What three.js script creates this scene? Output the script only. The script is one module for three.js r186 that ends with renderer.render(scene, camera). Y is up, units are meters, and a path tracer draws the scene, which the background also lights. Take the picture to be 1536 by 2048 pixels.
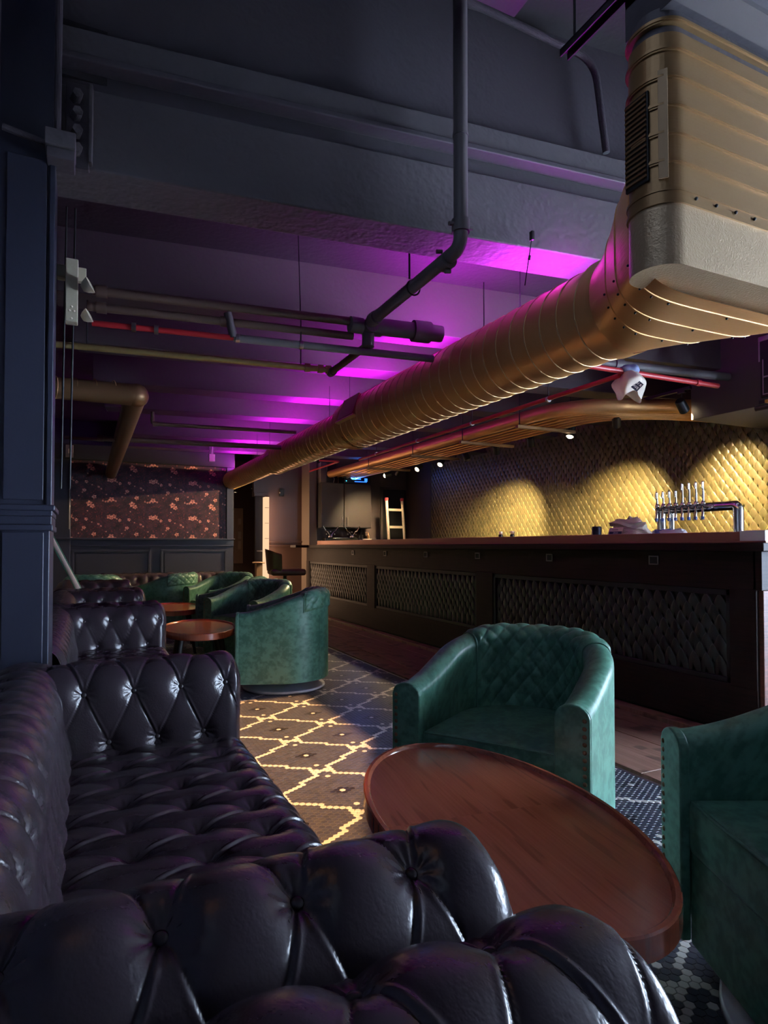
import * as THREE from 'three';
import { RoundedBoxGeometry } from 'three/addons/geometries/RoundedBoxGeometry.js';
import { mergeGeometries, mergeVertices, toCreasedNormals } from 'three/addons/utils/BufferGeometryUtils.js';
import { RectAreaLightUniformsLib } from 'three/addons/lights/RectAreaLightUniformsLib.js';

// ---------------------------------------------------------------- camera, sky, sun, exposure
const scene = new THREE.Scene();
const renderer = new THREE.WebGLRenderer({ antialias: true });
renderer.toneMapping = THREE.LinearToneMapping;
renderer.toneMappingExposure = 1.2;
renderer.shadowMap.enabled = true;
RectAreaLightUniformsLib.init();

const camera = new THREE.PerspectiveCamera(2 * Math.atan(1024 / 1250) * 180 / Math.PI, 1536 / 2048, 0.02, 60);
camera.rotation.order = 'YXZ';
camera.position.set(0, 1.08, 0);
camera.rotation.set(0.022, -Math.atan(598 / 1250), 0);
camera.setViewOffset(1536, 2048, 0, -40.6, 1536, 2048);
scene.add(camera);

scene.background = new THREE.Color().setRGB(21, 26, 34);          // hazy daylight outside the windows
const sun = new THREE.DirectionalLight(new THREE.Color().setRGB(1, 0.5, 0.18), 950);
sun.position.set(0.9 - 4.04, 10, -3 + 8.6); sun.target.position.set(0.9, 0, -3);
sun.castShadow = true; sun.shadow.mapSize.set(4096, 4096); sun.shadow.radius = 1.6;
Object.assign(sun.shadow.camera, { left: -6, right: 6, top: 8, bottom: -8, near: 0.5, far: 40 });
scene.add(sun, sun.target);

const LED = 290, SPOT = 1;                                             // strengths of the purple tape and the bar spotlights
// ---------------------------------------------------------------- helpers
let seed = 20240611;
const rnd = () => { seed = (seed * 1664525 + 1013904223) >>> 0; return seed / 4294967296; };
const rr = (a, b) => a + (b - a) * rnd();
const V = (x, y, z) => new THREE.Vector3(x, y, z);
const W = (X, Y, D) => new THREE.Vector3(X, Y, -D);                    // D runs away from the camera along the bar
const clamp = (x, a, b) => Math.min(b, Math.max(a, x));
const smooth = (a, b, x) => { const t = clamp((x - a) / (b - a), 0, 1); return t * t * (3 - 2 * t); };
const used = {};
const numbered = (n) => { const k = used[n] = (used[n] ?? -1) + 1; return k ? n + '_' + String(k).padStart(3, '0') : n; };
function shade(o) { o.traverse((m) => { if (m.isMesh) { m.castShadow = true; m.receiveShadow = true; } }); return o; }
function part(name, geo, mat, parent) { const m = new THREE.Mesh(geo, mat); m.name = name; m.castShadow = m.receiveShadow = true; parent.add(m); return m; }
function thing(name, label, category, pos = [0, 0, 0], turn = 0, group) {
  const o = new THREE.Group(); o.name = numbered(name); o.position.set(...pos); o.rotation.y = turn;
  o.userData = { label, category }; if (group) o.userData.group = group; scene.add(o); return o;
}
function solo(name, label, category, geo, mat, group) {
  const m = part(numbered(name), geo, mat, scene); m.userData = { label, category }; if (group) m.userData.group = group; return m;
}
function struct(name, label, category, geo, mat) {
  const m = part(numbered(name), geo, mat, scene); m.userData = { label, category, kind: 'structure' }; return m;
}
function structGroup(name, label, category, pos = [0, 0, 0], turn = 0) { const o = thing(name, label, category, pos, turn); o.userData.kind = 'structure'; return o; }
// uv in metres from the dominant axis of each face
function metreUV(g, s = 1) {
  const h = g.index ? g.toNonIndexed() : g; const p = h.attributes.position, n = p.count, uv = new Float32Array(n * 2);
  const a = V(), b = V(), c = V(), e = V();
  for (let i = 0; i < n; i += 3) {
    a.fromBufferAttribute(p, i); b.fromBufferAttribute(p, i + 1); c.fromBufferAttribute(p, i + 2);
    e.copy(b).sub(a).cross(c.clone().sub(a)); const ax = Math.abs(e.x), ay = Math.abs(e.y), az = Math.abs(e.z);
    for (let k = 0; k < 3; k++) {
      const q = [a, b, c][k]; let u, v;
      if (ay >= ax && ay >= az) { u = q.x; v = -q.z; } else if (ax >= az) { u = -q.z; v = q.y; } else { u = q.x; v = q.y; }
      uv[(i + k) * 2] = u * s; uv[(i + k) * 2 + 1] = v * s;
    }
  }
  h.setAttribute('uv', new THREE.BufferAttribute(uv, 2)); return h;
}
const clean = (g) => { for (const k of Object.keys(g.attributes)) if (!['position', 'normal', 'uv'].includes(k)) g.deleteAttribute(k); return g; };
const merge = (gs) => mergeGeometries(gs.map((g) => clean(g.index ? g.toNonIndexed() : g)));
// box given by corners in X, Y, D
function bx(X0, X1, Y0, Y1, D0, D1) { const g = new THREE.BoxGeometry(X1 - X0, Y1 - Y0, D1 - D0); g.translate((X0 + X1) / 2, (Y0 + Y1) / 2, -(D0 + D1) / 2); return metreUV(g); }
function rbx(X0, X1, Y0, Y1, D0, D1, r = 0.006, seg = 2) { const g = new RoundedBoxGeometry(X1 - X0, Y1 - Y0, D1 - D0, seg, r); g.translate((X0 + X1) / 2, (Y0 + Y1) / 2, -(D0 + D1) / 2); return metreUV(g); }
function rod(a, b, r0, r1 = r0, seg = 16) {
  const d = b.clone().sub(a), L = d.length(); const g = new THREE.CylinderGeometry(r1, r0, L, seg, 1); g.translate(0, L / 2, 0);
  g.applyQuaternion(new THREE.Quaternion().setFromUnitVectors(V(0, 1, 0), d.normalize())); g.translate(a.x, a.y, a.z); return g;
}
// pipe through points with rounded elbows
function pipe(pts, r, bend = 0.06, seg = 14) {
  const path = new THREE.CurvePath(); let last = pts[0];
  for (let i = 1; i < pts.length; i++) {
    if (i < pts.length - 1) {
      const t0 = pts[i].clone().sub(pts[i - 1]).normalize(), t1 = pts[i + 1].clone().sub(pts[i]).normalize();
      const A = pts[i].clone().addScaledVector(t0, -bend), B = pts[i].clone().addScaledVector(t1, bend);
      path.add(new THREE.LineCurve3(last, A)); path.add(new THREE.QuadraticBezierCurve3(A, pts[i].clone(), B)); last = B;
    } else path.add(new THREE.LineCurve3(last, pts[i]));
  }
  const gs = path.curves.map((c) => new THREE.TubeGeometry(c, c.isLineCurve3 ? 1 : 10, r, seg, false));
  for (const [e, at, dir] of [[0, pts[0], pts[0].clone().sub(pts[1])], [1, pts[pts.length - 1], pts[pts.length - 1].clone().sub(pts[pts.length - 2])]]) {
    const d = new THREE.CircleGeometry(r, seg); d.applyQuaternion(new THREE.Quaternion().setFromUnitVectors(V(0, 0, 1), dir.normalize())); d.translate(at.x, at.y, at.z); gs.push(d);
  }
  return merge(gs);
}
function collar(at, dir, r, len, seg = 18) { const d = dir.clone().normalize(); return rod(at.clone().addScaledVector(d, -len / 2), at.clone().addScaledVector(d, len / 2), r, r, seg); }
const lathe = (pts, seg = 24) => new THREE.LatheGeometry(pts.map(([x, y]) => new THREE.Vector2(x, y)), seg);

// ---------------------------------------------------------------- textures
function hash2(x, y, s) { let h = (x * 374761393 + y * 668265263 + s * 982451653) | 0; h = Math.imul(h ^ (h >>> 13), 1274126177); return ((h ^ (h >>> 16)) >>> 0) / 4294967296; }
function vnoise(x, y, per, s) {
  const xi = Math.floor(x), yi = Math.floor(y), fx = x - xi, fy = y - yi, ux = fx * fx * (3 - 2 * fx), uy = fy * fy * (3 - 2 * fy);
  const m = (v) => ((v % per) + per) % per; const a = hash2(m(xi), m(yi), s), b = hash2(m(xi + 1), m(yi), s), c = hash2(m(xi), m(yi + 1), s), d = hash2(m(xi + 1), m(yi + 1), s);
  return a + (b - a) * ux + (c - a) * uy + (a - b - c + d) * ux * uy;
}
function fbm(u, v, f, oct, s) { let t = 0, a = 0.5, n = 0; for (let i = 0; i < oct; i++) { t += a * vnoise(u * f, v * f, f, s + i); n += a; a *= 0.5; f *= 2; } return t / n; }
function tex(n, fn, srgb, rep) {
  const d = new Uint8Array(n * n * 4);
  for (let y = 0; y < n; y++) for (let x = 0; x < n; x++) { const c = fn(x / n, y / n), k = (y * n + x) * 4; for (let i = 0; i < 3; i++) d[k + i] = clamp(Math.round((Array.isArray(c) ? c[i] : c) * 255), 0, 255); d[k + 3] = 255; }
  const t = new THREE.DataTexture(d, n, n); t.wrapS = t.wrapT = THREE.RepeatWrapping; t.magFilter = THREE.LinearFilter; t.minFilter = THREE.LinearMipmapLinearFilter; t.generateMipmaps = true;
  if (srgb) t.colorSpace = THREE.SRGBColorSpace; if (rep) t.repeat.set(...rep); t.needsUpdate = true; return t;
}
const s3 = (l) => l <= 0.0031308 ? l * 12.92 : 1.055 * Math.pow(l, 1 / 2.4) - 0.055;            // linear to sRGB
const mixc = (a, b, t) => a.map((x, i) => s3(x + (b[i] - x) * clamp(t, 0, 1)));
const T = {
  leather: tex(512, (u, v) => { const a = fbm(u, v, 64, 2, 3), b = fbm(u, v, 6, 3, 9); return 0.35 + 0.45 * a + 0.2 * b; }, false, [5, 5]),
  plaster: tex(512, (u, v) => 0.5 * fbm(u, v, 8, 4, 21) + 0.5 * fbm(u, v, 64, 2, 5), false, [0.8, 0.8]),
  stucco: tex(512, (u, v) => Math.pow(fbm(u, v, 48, 3, 33), 1.4), false, [5, 5]),
  brush: tex(512, (u, v) => 0.55 * vnoise(u * 6, v * 160, 1e4, 8) + 0.45 * fbm(u, v, 32, 3, 14), false, [2, 2]),
  green: tex(512, (u, v) => { const w = fbm(u, v, 16, 4, 61), q = fbm(u, v, 44, 3, 77); return mixc([0.056, 0.17, 0.118], [0.11, 0.28, 0.198], smooth(0.34, 0.68, 0.5 * w + 0.5 * q)); }, true, [1.3, 1.3]),
  woodRed: tex(1024, (u, v) => { const w = fbm(u, v, 3, 3, 40), f = vnoise((u + 0.02 * w) * 260, v * 7, 1e4, 51), b = vnoise((u + 0.05 * w) * 46, v * 3, 1e4, 57), k = smooth(0.72, 0.86, vnoise((u + 0.04 * w) * 90, v * 5, 1e4, 59)); return mixc(mixc([0.27, 0.075, 0.04], [0.38, 0.12, 0.065], 0.4 * f + 0.5 * b).map((x) => Math.pow(x, 2.2)), [0.16, 0.045, 0.026], k * 0.5); }, true, [1, 1]),
  woodDark: tex(512, (u, v) => { const f = vnoise(u * 6, v * 150, 1e4, 52), g = fbm(u, v, 5, 3, 45); return mixc([0.008, 0.0045, 0.004], [0.03, 0.014, 0.011], 0.55 * f + 0.6 * (g - 0.25)); }, true, [1.2, 1.2]),
  plank: tex(512, (u, v) => { const f = vnoise(u * 90, v * 5, 1e4, 58), g = fbm(u, v, 6, 4, 46), k = smooth(0.62, 0.74, fbm(u, v, 9, 3, 91)); return mixc(mixc([0.15, 0.072, 0.05], [0.3, 0.17, 0.125], 0.5 * f + 0.5 * g).map((x) => Math.pow(x, 2.2)), [0.05, 0.025, 0.018], k * 0.7); }, true, [0.9, 0.9]),
  grainBump: tex(512, (u, v) => 0.6 * vnoise(u * 120, v * 6, 1e4, 12) + 0.4 * fbm(u, v, 10, 3, 13), false, [1, 1]),
};
const lin = (r, g, b) => new THREE.Color().setRGB(r, g, b);
const mat = (c, rough, metal = 0, extra = {}) => new THREE.MeshStandardMaterial({ color: lin(...c), roughness: rough, metalness: metal, ...extra });
const phys = (c, rough, extra = {}) => new THREE.MeshPhysicalMaterial({ color: lin(...c), roughness: rough, ...extra });
const M = {
  leather: phys([0.036, 0.027, 0.034], 0.27, { bumpMap: T.leather, bumpScale: 0.0006, specularIntensity: 1, ior: 1.55 }),
  button: phys([0.03, 0.024, 0.028], 0.25),
  green: phys([1, 1, 1], 0.36, { map: T.green, bumpMap: T.leather, bumpScale: 0.0004 }),
  greenDark: phys([0.03, 0.1, 0.08], 0.45, { bumpMap: T.leather, bumpScale: 0.0004 }),
  stitch: mat([0.16, 0.3, 0.24], 0.7),
  nail: mat([0.24, 0.16, 0.1], 0.3, 1),
  baseGrey: mat([0.55, 0.53, 0.58], 0.4),
  black: mat([0.012, 0.012, 0.014], 0.5),
  blackGloss: mat([0.012, 0.012, 0.014], 0.2),
  woodRed: phys([1.2, 1.15, 1.1], 0.16, { map: T.woodRed, ior: 2 }),
  woodDark: phys([1, 1, 1], 0.58, { map: T.woodDark, bumpMap: T.grainBump, bumpScale: 0.0006, specularIntensity: 0.5 }),
  woodPost: mat([7, 4.6, 3.8], 0.55, 0, { map: T.woodDark, bumpMap: T.grainBump, bumpScale: 0.0006 }),
  plank: mat([1, 1, 1], 0.5, 0, { map: T.plank, bumpMap: T.grainBump, bumpScale: 0.0012 }),
  navy: mat([0.028, 0.03, 0.05], 0.38, 0, { bumpMap: T.plaster, bumpScale: 0.0006 }),
  paintDark: mat([0.095, 0.085, 0.1], 0.55, 0, { bumpMap: T.plaster, bumpScale: 0.003 }),
  plasterBeam: mat([0.125, 0.115, 0.125], 0.55, 0, { bumpMap: T.plaster, bumpScale: 0.006 }),
  ceiling: mat([0.046, 0.04, 0.046], 0.7, 0, { bumpMap: T.plaster, bumpScale: 0.003 }),
  joist: mat([0.085, 0.068, 0.073], 0.6, 0, { bumpMap: T.plaster, bumpScale: 0.002 }),
  gold: mat([0.86, 0.47, 0.18], 0.36, 0.65, { bumpMap: T.brush, bumpScale: 0.0006 }),
  goldSeam: mat([0.7, 0.44, 0.2], 0.4, 0.6),
  goldStucco: mat([0.54, 0.4, 0.24], 0.36, 0.45, { bumpMap: T.stucco, bumpScale: 0.0013 }),
  goldRiser: mat([0.33, 0.2, 0.088], 0.38, 0.55, { bumpMap: T.brush, bumpScale: 0.00025 }),
  bronze: mat([0.3, 0.17, 0.08], 0.42, 0.6),
  pipeGrey: mat([0.13, 0.12, 0.125], 0.5),
  pipeBrown: mat([0.15, 0.095, 0.075], 0.45, 0.2),
  pipeBrass: mat([0.36, 0.26, 0.11], 0.38, 0.5),
  pipeRed: mat([0.42, 0.02, 0.028], 0.4),
  steel: mat([0.55, 0.54, 0.53], 0.3, 1),
  chrome: mat([0.75, 0.72, 0.68], 0.14, 1),
  copper: mat([0.42, 0.2, 0.14], 0.4, 0.55),
  alu: mat([0.55, 0.47, 0.38], 0.42, 0.4),
  white: mat([0.72, 0.72, 0.72], 0.5),
  cream: mat([0.5, 0.47, 0.41], 0.5),
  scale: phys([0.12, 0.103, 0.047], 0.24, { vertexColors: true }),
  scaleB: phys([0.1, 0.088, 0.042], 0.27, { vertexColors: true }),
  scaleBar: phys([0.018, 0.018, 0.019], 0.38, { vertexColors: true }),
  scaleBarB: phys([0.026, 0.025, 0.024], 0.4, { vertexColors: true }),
  grout: mat([0.1, 0.095, 0.09], 0.8),
  wallBrown: phys([0.075, 0.045, 0.038], 0.34, { bumpMap: T.grainBump, bumpScale: 0.0008 }),
  soffit: mat([0.075, 0.06, 0.06], 0.6),
  glassTint: new THREE.MeshPhysicalMaterial({ color: lin(0.15, 0.15, 0.154), roughness: 0.02, transmission: 1, thickness: 0, ior: 1.45 }),
  glassPane: new THREE.MeshPhysicalMaterial({ color: 0xffffff, roughness: 0.02, transmission: 1, thickness: 0, ior: 1.45 }),
};
// ---------------------------------------------------------------- room shell
const SK = -Math.atan(0.117);                                          // the ceiling beams run a little askew to the bar
{
  // hexagonal mosaic floor -------------------------------------------------
  const p = 0.02667, q = p * Math.sqrt(3) / 2, X0 = 1.04, D0 = 2.359;
  const floor = structGroup('floor', 'dark hexagon mosaic floor with white diamond lines', 'floor');
  part('bed', bx(-0.42, 2.352, -0.12, -0.0012, -1.8, 9.2), M.grout, floor);
  const white = new Set(), dark = new Set(), key = (i, v) => i + ':' + Math.round(v * 2);
  const steps = []; { let v = 0; for (let i = 1; i <= 13; i++) { v += 0.5; steps.push([i, v]); if (9.5 / 13 * i - v > 0.4 && v + 1 <= 9.5) { v += 1; steps.push([i, v]); } } while (v < 9.5) { v += 1; steps.push([13, v]); } }
  for (let m = -4; m <= 6; m++) for (let n = -14; n <= 16; n++) {
    const i0 = 13 * m, v0 = 19 * n + (m % 2 ? 9.5 : 0);
    white.add(key(i0, v0));
    for (const [i, v] of steps) { white.add(key(i0 + i, v0 + v)); white.add(key(i0 + i, v0 - v)); }
    for (const [i, v] of [[0, 3], [0, -3], [2, 0], [-2, 0]]) white.add(key(i0 + i, v0 + v));
    white.add(key(i0, v0 + 9));
    for (const [i, v] of [[1, 0.5], [1, -0.5], [-1, 0.5], [-1, -0.5], [0, 1], [0, -1], [2, 0], [-2, 0]]) dark.add(key(i0 + i, v0 + 9 + v));
  }
  const r = p / Math.sqrt(3) - 0.0011;
  const hexG = (() => { const a = []; const ring = (rad, y) => Array.from({ length: 6 }, (_, k) => V(rad * Math.cos(k * Math.PI / 3), y, rad * Math.sin(k * Math.PI / 3)));
    const t = ring(r - 0.0009, 0.0004), b = ring(r, -0.0008), c = ring(r, -0.004); const tri = (x, y, z) => a.push(...x.toArray(), ...y.toArray(), ...z.toArray());
    for (let k = 0; k < 6; k++) { const n = (k + 1) % 6; tri(V(0, 0.0004, 0), t[n], t[k]); tri(t[k], t[n], b[n]); tri(t[k], b[n], b[k]); tri(b[k], b[n], c[n]); tri(b[k], c[n], c[k]); }
    const g = new THREE.BufferGeometry(); g.setAttribute('position', new THREE.Float32BufferAttribute(a, 3)); g.computeVertexNormals(); return g; })();
  const base = [[0.05, 0.054, 0.076], [0.042, 0.046, 0.068], [0.058, 0.06, 0.078]].map((c) => mat(c, 0.34));
  const mw = mat([0.52, 0.49, 0.45], 0.34), md = mat([0.018, 0.018, 0.026], 0.34);
  const list = [];
  for (let i = -62; i <= 56; i++) for (let j = -150; j <= 270; j++) {
    const v = j + (i & 1 ? 0.5 : 0), X = X0 + q * i, D = D0 + p * v;
    if (X < -0.4 || X > 2.338 || D < -1.55 || D > 9.15) continue;
    list.push([X, D, key(i, v)]);
  }
  // the pieces nearest to the viewer among those in view are single tiles, the others one field
  const ct = Math.cos(Math.atan(598 / 1250)), st = Math.sin(Math.atan(598 / 1250));
  const seen = (X, D) => { const d = D * ct + X * st, rx = X * ct - D * st; const px = 768 + 1250 * rx / d, py = 1092 + 1350 / d; return d > 0.5 && px > 0 && px < 1536 && py < 2048 && X > 0.5 && !(((X - 0.89) / 0.36) ** 2 + ((D - 1.6) / 0.75) ** 2 < 1 && D < 2.0) && ((X > 1.16 && X < 1.5 && D > 1.02 && D < 1.32) || (D > 2.05 && X < 1.35)); };
  const near = list.filter(([X, D]) => seen(X, D)).sort((a, b) => (a[1] * ct + a[0] * st) - (b[1] * ct + b[0] * st)).slice(0, 300);
  const nk = new Set(near.map((a) => a[2]));
  const mf = (k) => white.has(k) ? mw : dark.has(k) ? md : base[Math.floor(rnd() * 3)];
  for (const [X, D, k] of near) { const m = part('hex_tile', hexG, mf(k), floor); m.position.set(X, 0, -D); }
  const rest = list.filter((a) => !nk.has(a[2]));
  const inst = new THREE.InstancedMesh(hexG, mat([1, 1, 1], 0.34), rest.length); inst.name = 'hex_tile_field'; inst.userData = { kind: 'stuff' };
  const mx = new THREE.Matrix4(); rest.forEach(([X, D, k], n) => { inst.setMatrixAt(n, mx.makeTranslation(X, 0, -D)); inst.setColorAt(n, mf(k).color); });
  inst.castShadow = false; inst.receiveShadow = true; floor.add(inst);

  // plank walkway along the bar --------------------------------------------
  const wood = structGroup('floor', 'worn brown plank floor strip along the bar', 'floor');
  part('bed', bx(2.352, 5.2, -0.12, -0.022, -1.8, 12.5), M.black, wood);
  part('hall_bed', bx(-0.42, 2.352, -0.12, -0.022, 9.2, 12.5), M.black, wood);
  for (let k = 0; k < 5; k++) { const w = 0.215; let d = 0.2 - rr(0, 1.4); while (d < 10) { const L = rr(1.7, 2.6); const x = 2.385 + k * w; const m = part('plank', rbx(x, x + w - 0.004, -0.02, 0.004 + rr(-0.002, 0.003), d, Math.min(d + L - 0.004, 10.1), 0.003, 1), M.plank, wood); const uv = m.geometry.attributes.uv, o = rnd() * 5; for (let i = 0; i < uv.count; i++) uv.setXY(i, uv.getX(i) + o, uv.getY(i) * 1 + o); d += L; } }
  part('back_floor', bx(3.46, 5.2, -0.022, 0, -1.6, 9.9), M.woodDark, wood);
  struct('trim', 'thin pale metal strip between mosaic and planks', 'trim', rbx(2.342, 2.356, -0.02, 0.003, -1.6, 9.2, 0.002, 1), M.steel);
}
{
  // walls ------------------------------------------------------------------
  const wl = structGroup('wall_left', 'dark navy wall behind the leather sofas with a high window', 'wall');
  part('wall_panel', merge([bx(-0.6, -0.42, -0.1, 5.5, 1.4, 12.5), bx(-0.6, -0.42, -0.1, 2.93, -1.75, 1.4), bx(-0.6, -0.42, 5.05, 5.5, -1.75, 1.4), bx(-0.6, -0.42, 2.93, 5.05, -1.75, -1.15)]), M.navy, wl);
  struct('window_1', 'wide unseen pane high in the left wall with tint added to dim the sky', 'window', bx(-0.52, -0.515, 2.93, 5.05, -1.15, 1.4), M.glassTint);  // tint added to cut the sky light; the sun is set stronger to make up
  struct('ceiling_beam', 'unseen beam added high across the window bay to cut off the sun', 'beam', bx(-0.42, 1.46, 3.1, 5.3, 1.69, 1.9), M.paintDark);  // added beam, out of view: keeps sun off the great beam, ends the floor patch
  struct('wall_front', 'dark wall behind the viewer', 'wall', bx(-0.6, 5.35, -0.1, 5.5, -1.9, -1.75), M.paintDark);
  const wr = structGroup('wall_right', 'brown wall beyond the bar with a shopfront window', 'wall');
  part('wall_panel', merge([bx(5.2, 5.35, -0.1, 3.6, 1.35, 10.1), bx(5.2, 5.35, -0.1, 0.25, -1.8, 1.35), bx(5.2, 5.35, 2.35, 3.6, -1.8, 1.35), bx(5.2, 5.35, 0.25, 2.35, -1.8, -1.35)]), M.soffit, wr);
  struct('window_2', 'wide shopfront pane in the right hand wall', 'window', bx(5.27, 5.275, 0.25, 2.35, -1.35, 1.35), M.glassPane);
  struct('wall_upper', 'dark upper wall beside the high window bay', 'wall', merge([bx(1.46, 1.6, 2.6, 5.5, -1.75, 1.36), bx(1.46, 1.6, 3.45, 5.5, 1.36, 2.35), bx(1.46, 5.35, 2.7, 3.6, 1.24, 1.36)]), M.paintDark);
  struct('ceiling', 'dark ceiling of the high bay', 'ceiling', bx(-0.6, 1.6, 5.3, 5.5, -1.75, 2.8), M.ceiling);
  struct('ceiling', 'grey lowered ceiling above the upright gold duct', 'ceiling', bx(1.46, 5.35, 2.6, 2.75, -1.75, 1.36), M.paintDark);
  struct('ceiling', 'ceiling patch behind the upright duct lit purple', 'ceiling', bx(1.46, 5.35, 3.45, 3.6, 1.3, 2.8), M.ceiling);
  struct('wall_bulkhead', 'dark bulkhead wall above the great ceiling beam', 'wall', (() => { const g = bx(-0.75, 5.6, 2.6, 5.5, 2.44, 2.62); g.rotateY(SK); return g; })(), M.paintDark);
  struct('ceiling', 'dark ceiling between the joists over the lounge', 'ceiling', bx(-0.6, 5.35, 2.75, 2.95, 2.45, 12.6), M.ceiling);

  // great beam across the room
  const bm = structGroup('ceiling_beam', 'great plastered steel beam crossing the room near the viewer', 'beam', [0, 0, 0], SK);
  part('beam_casing', rbx(-0.75, 5.3, 2.41, 2.7, 2.4, 2.63, 0.008), M.plasterBeam, bm);
  part('web', bx(-0.75, 5.3, 2.68, 2.8, 2.47, 2.6), M.paintDark, bm);
  part('top_flange', rbx(-0.75, 5.3, 2.78, 2.885, 2.365, 2.5, 0.006), M.plasterBeam, bm);
  part('flange_lip', rbx(-0.75, 5.3, 2.765, 2.79, 2.35, 2.42, 0.006), M.paintDark, bm);
  part('end_plate', rbx(-0.355, -0.28, 2.4, 2.7, 2.385, 2.41, 0.003), M.paintDark, bm);
  part('end_angle', rbx(-0.28, -0.268, 2.42, 2.7, 2.37, 2.41, 0.003), M.plasterBeam, bm);
  for (let k = 0; k < 4; k++) { const g = rod(W(-0.325, 2.455 + k * 0.063, 2.39), W(-0.31, 2.453 + k * 0.063, 2.345), 0.02, 0.017, 6); part('bolt', g, M.plasterBeam, bm); }
  // joists
  [3.6, 4.47, 5.5, 6.47, 7.96, 8.95].forEach((d, k) => {
    const ord = ['first', 'second', 'third', 'fourth', 'fifth', 'last'][k];
    const g = rbx(-0.6, 5.7, 2.41, 2.8, d, d + 0.24, 0.006); g.rotateY(SK);
    struct('ceiling_joist', ord + ' dark ceiling joist behind the great beam', 'beam', g, M.joist);
  });
  // column between the front sofas
  const c = structGroup('column', 'navy panelled column beside the front tufted sofa', 'column');
  part('shaft', rbx(-0.42, -0.105, 0, 5.3, 2.335, 2.62, 0.004), M.navy, c);
  part('corner_bead', rbx(-0.118, -0.1, 1.21, 2.4, 2.325, 2.345, 0.004), M.navy, c);
  part('panel', rbx(-0.24, -0.125, 1.23, 2.36, 2.328, 2.34, 0.003), M.navy, c);
  part('plinth_panel', rbx(-0.24, -0.122, 0.05, 1.125, 2.326, 2.34, 0.003), M.navy, c);
  const cap = part('cap', merge([rbx(-0.42, -0.09, 1.195, 1.215, 2.315, 2.635, 0.005), rbx(-0.42, -0.098, 1.178, 1.198, 2.322, 2.63, 0.004)]), M.navy, c);
  part('neck_band', rbx(-0.42, -0.1, 1.15, 1.178, 2.328, 2.625, 0.003), M.navy, cap);
  part('neck_moulding', rbx(-0.42, -0.096, 1.13, 1.15, 2.323, 2.63, 0.004), M.navy, cap);
  part('corner_strip', rbx(-0.42, -0.262, 0.5, 5.3, 2.31, 2.34, 0.004), M.paintDark, c);

  // wallpaper wall
  const wb = structGroup('wall_back', 'far wall with dark floral wallpaper over navy wainscot', 'wall');
  part('wall_core', bx(-0.6, 1.95, -0.1, 2.8, 9.22, 9.4), M.navy, wb);
  const cv = document.createElement('canvas'); cv.width = cv.height = 512; const x = cv.getContext('2d');
  x.fillStyle = '#33212a'; x.fillRect(0, 0, 512, 512);
  for (let i = 0; i < 520; i++) { const px = rnd() * 512, py = rnd() * 512, s = rr(8, 46); for (const ox of [-512, 0, 512]) for (const oy of [-512, 0, 512]) { x.fillStyle = ['rgba(120,62,76,0.09)', 'rgba(84,50,90,0.08)', 'rgba(12,8,12,0.15)', 'rgba(130,72,60,0.07)'][i % 4]; x.beginPath(); x.ellipse(px + ox, py + oy, s, s * rr(0.4, 1), i, 0, 7); x.fill(); } }
  const bloom = (u, v, s, c1, c2) => { for (const ox of [-512, 0, 512]) for (const oy of [-512, 0, 512]) { const cx = u * 512 + ox, cy = v * 512 + oy; if (cx < -70 || cx > 582 || cy < -70 || cy > 582) continue; for (let k = 0; k < 5; k++) { const a = k * 1.2566 + u * 9; x.fillStyle = k % 2 ? c1 : c2; x.beginPath(); x.ellipse(cx + Math.cos(a) * s * 0.55, cy + Math.sin(a) * s * 0.55, s * 0.55, s * 0.4, a, 0, 7); x.fill(); } x.fillStyle = '#3a1420'; x.beginPath(); x.arc(cx, cy, s * 0.2, 0, 7); x.fill(); } };
  for (let i = 0; i < 240; i++) { const u = rnd(), v = rnd(); bloom(u, v, rr(2.5, 7), '#8a3a3c', '#6e2834'); }
  for (const [u, v, s] of [[0.09, 0.7, 30], [0.16, 0.77, 24], [0.2, 0.52, 23], [0.6, 0.58, 28], [0.52, 0.63, 13], [0.46, 0.64, 10], [0.7, 0.62, 11], [0.4, 0.62, 9], [0.55, 0.05, 25], [0.66, 0.04, 25], [0.6, 0.09, 16], [0.8, 0.14, 17], [0.73, 0.1, 10], [0.02, 0.12, 18], [0.97, 0.35, 19], [0.93, 0.41, 8], [0.3, 0.25, 12], [0.36, 0.3, 10], [0.15, 0.2, 8], [0.05, 0.9, 8], [0.48, 0.45, 8], [0.85, 0.5, 7]]) bloom(u, v, s * 1.2, '#e0a08c', '#bd776a');
  const wp = new THREE.CanvasTexture(cv); wp.colorSpace = THREE.SRGBColorSpace; wp.wrapS = wp.wrapT = THREE.RepeatWrapping; wp.repeat.set(1 / 0.53, 1 / 0.5);
  part('wallpaper', bx(-0.17, 1.85, 1.19, 2.22, 9.205, 9.225), mat([1, 1, 1], 0.5, 0, { map: wp }), wb);
  part('side_pilaster', rbx(-0.42, -0.175, 0, 2.75, 9.16, 9.23, 0.004), M.navy, wb);
  part('edge_board', rbx(1.855, 1.955, 1.19, 2.4, 9.18, 9.41, 0.004), M.navy, wb);
  const rail = part('chair_rail', merge([rbx(-0.42, 1.965, 1.165, 1.19, 9.14, 9.23, 0.005), rbx(-0.42, 1.96, 1.08, 1.165, 9.185, 9.23, 0.004)]), M.navy, wb);
  part('rail_bead', rbx(-0.42, 1.958, 1.075, 1.09, 9.17, 9.2, 0.004), M.navy, rail);
  part('wainscot', rbx(-0.42, 1.955, 0, 1.08, 9.19, 9.23, 0.003), M.navy, wb);
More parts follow.
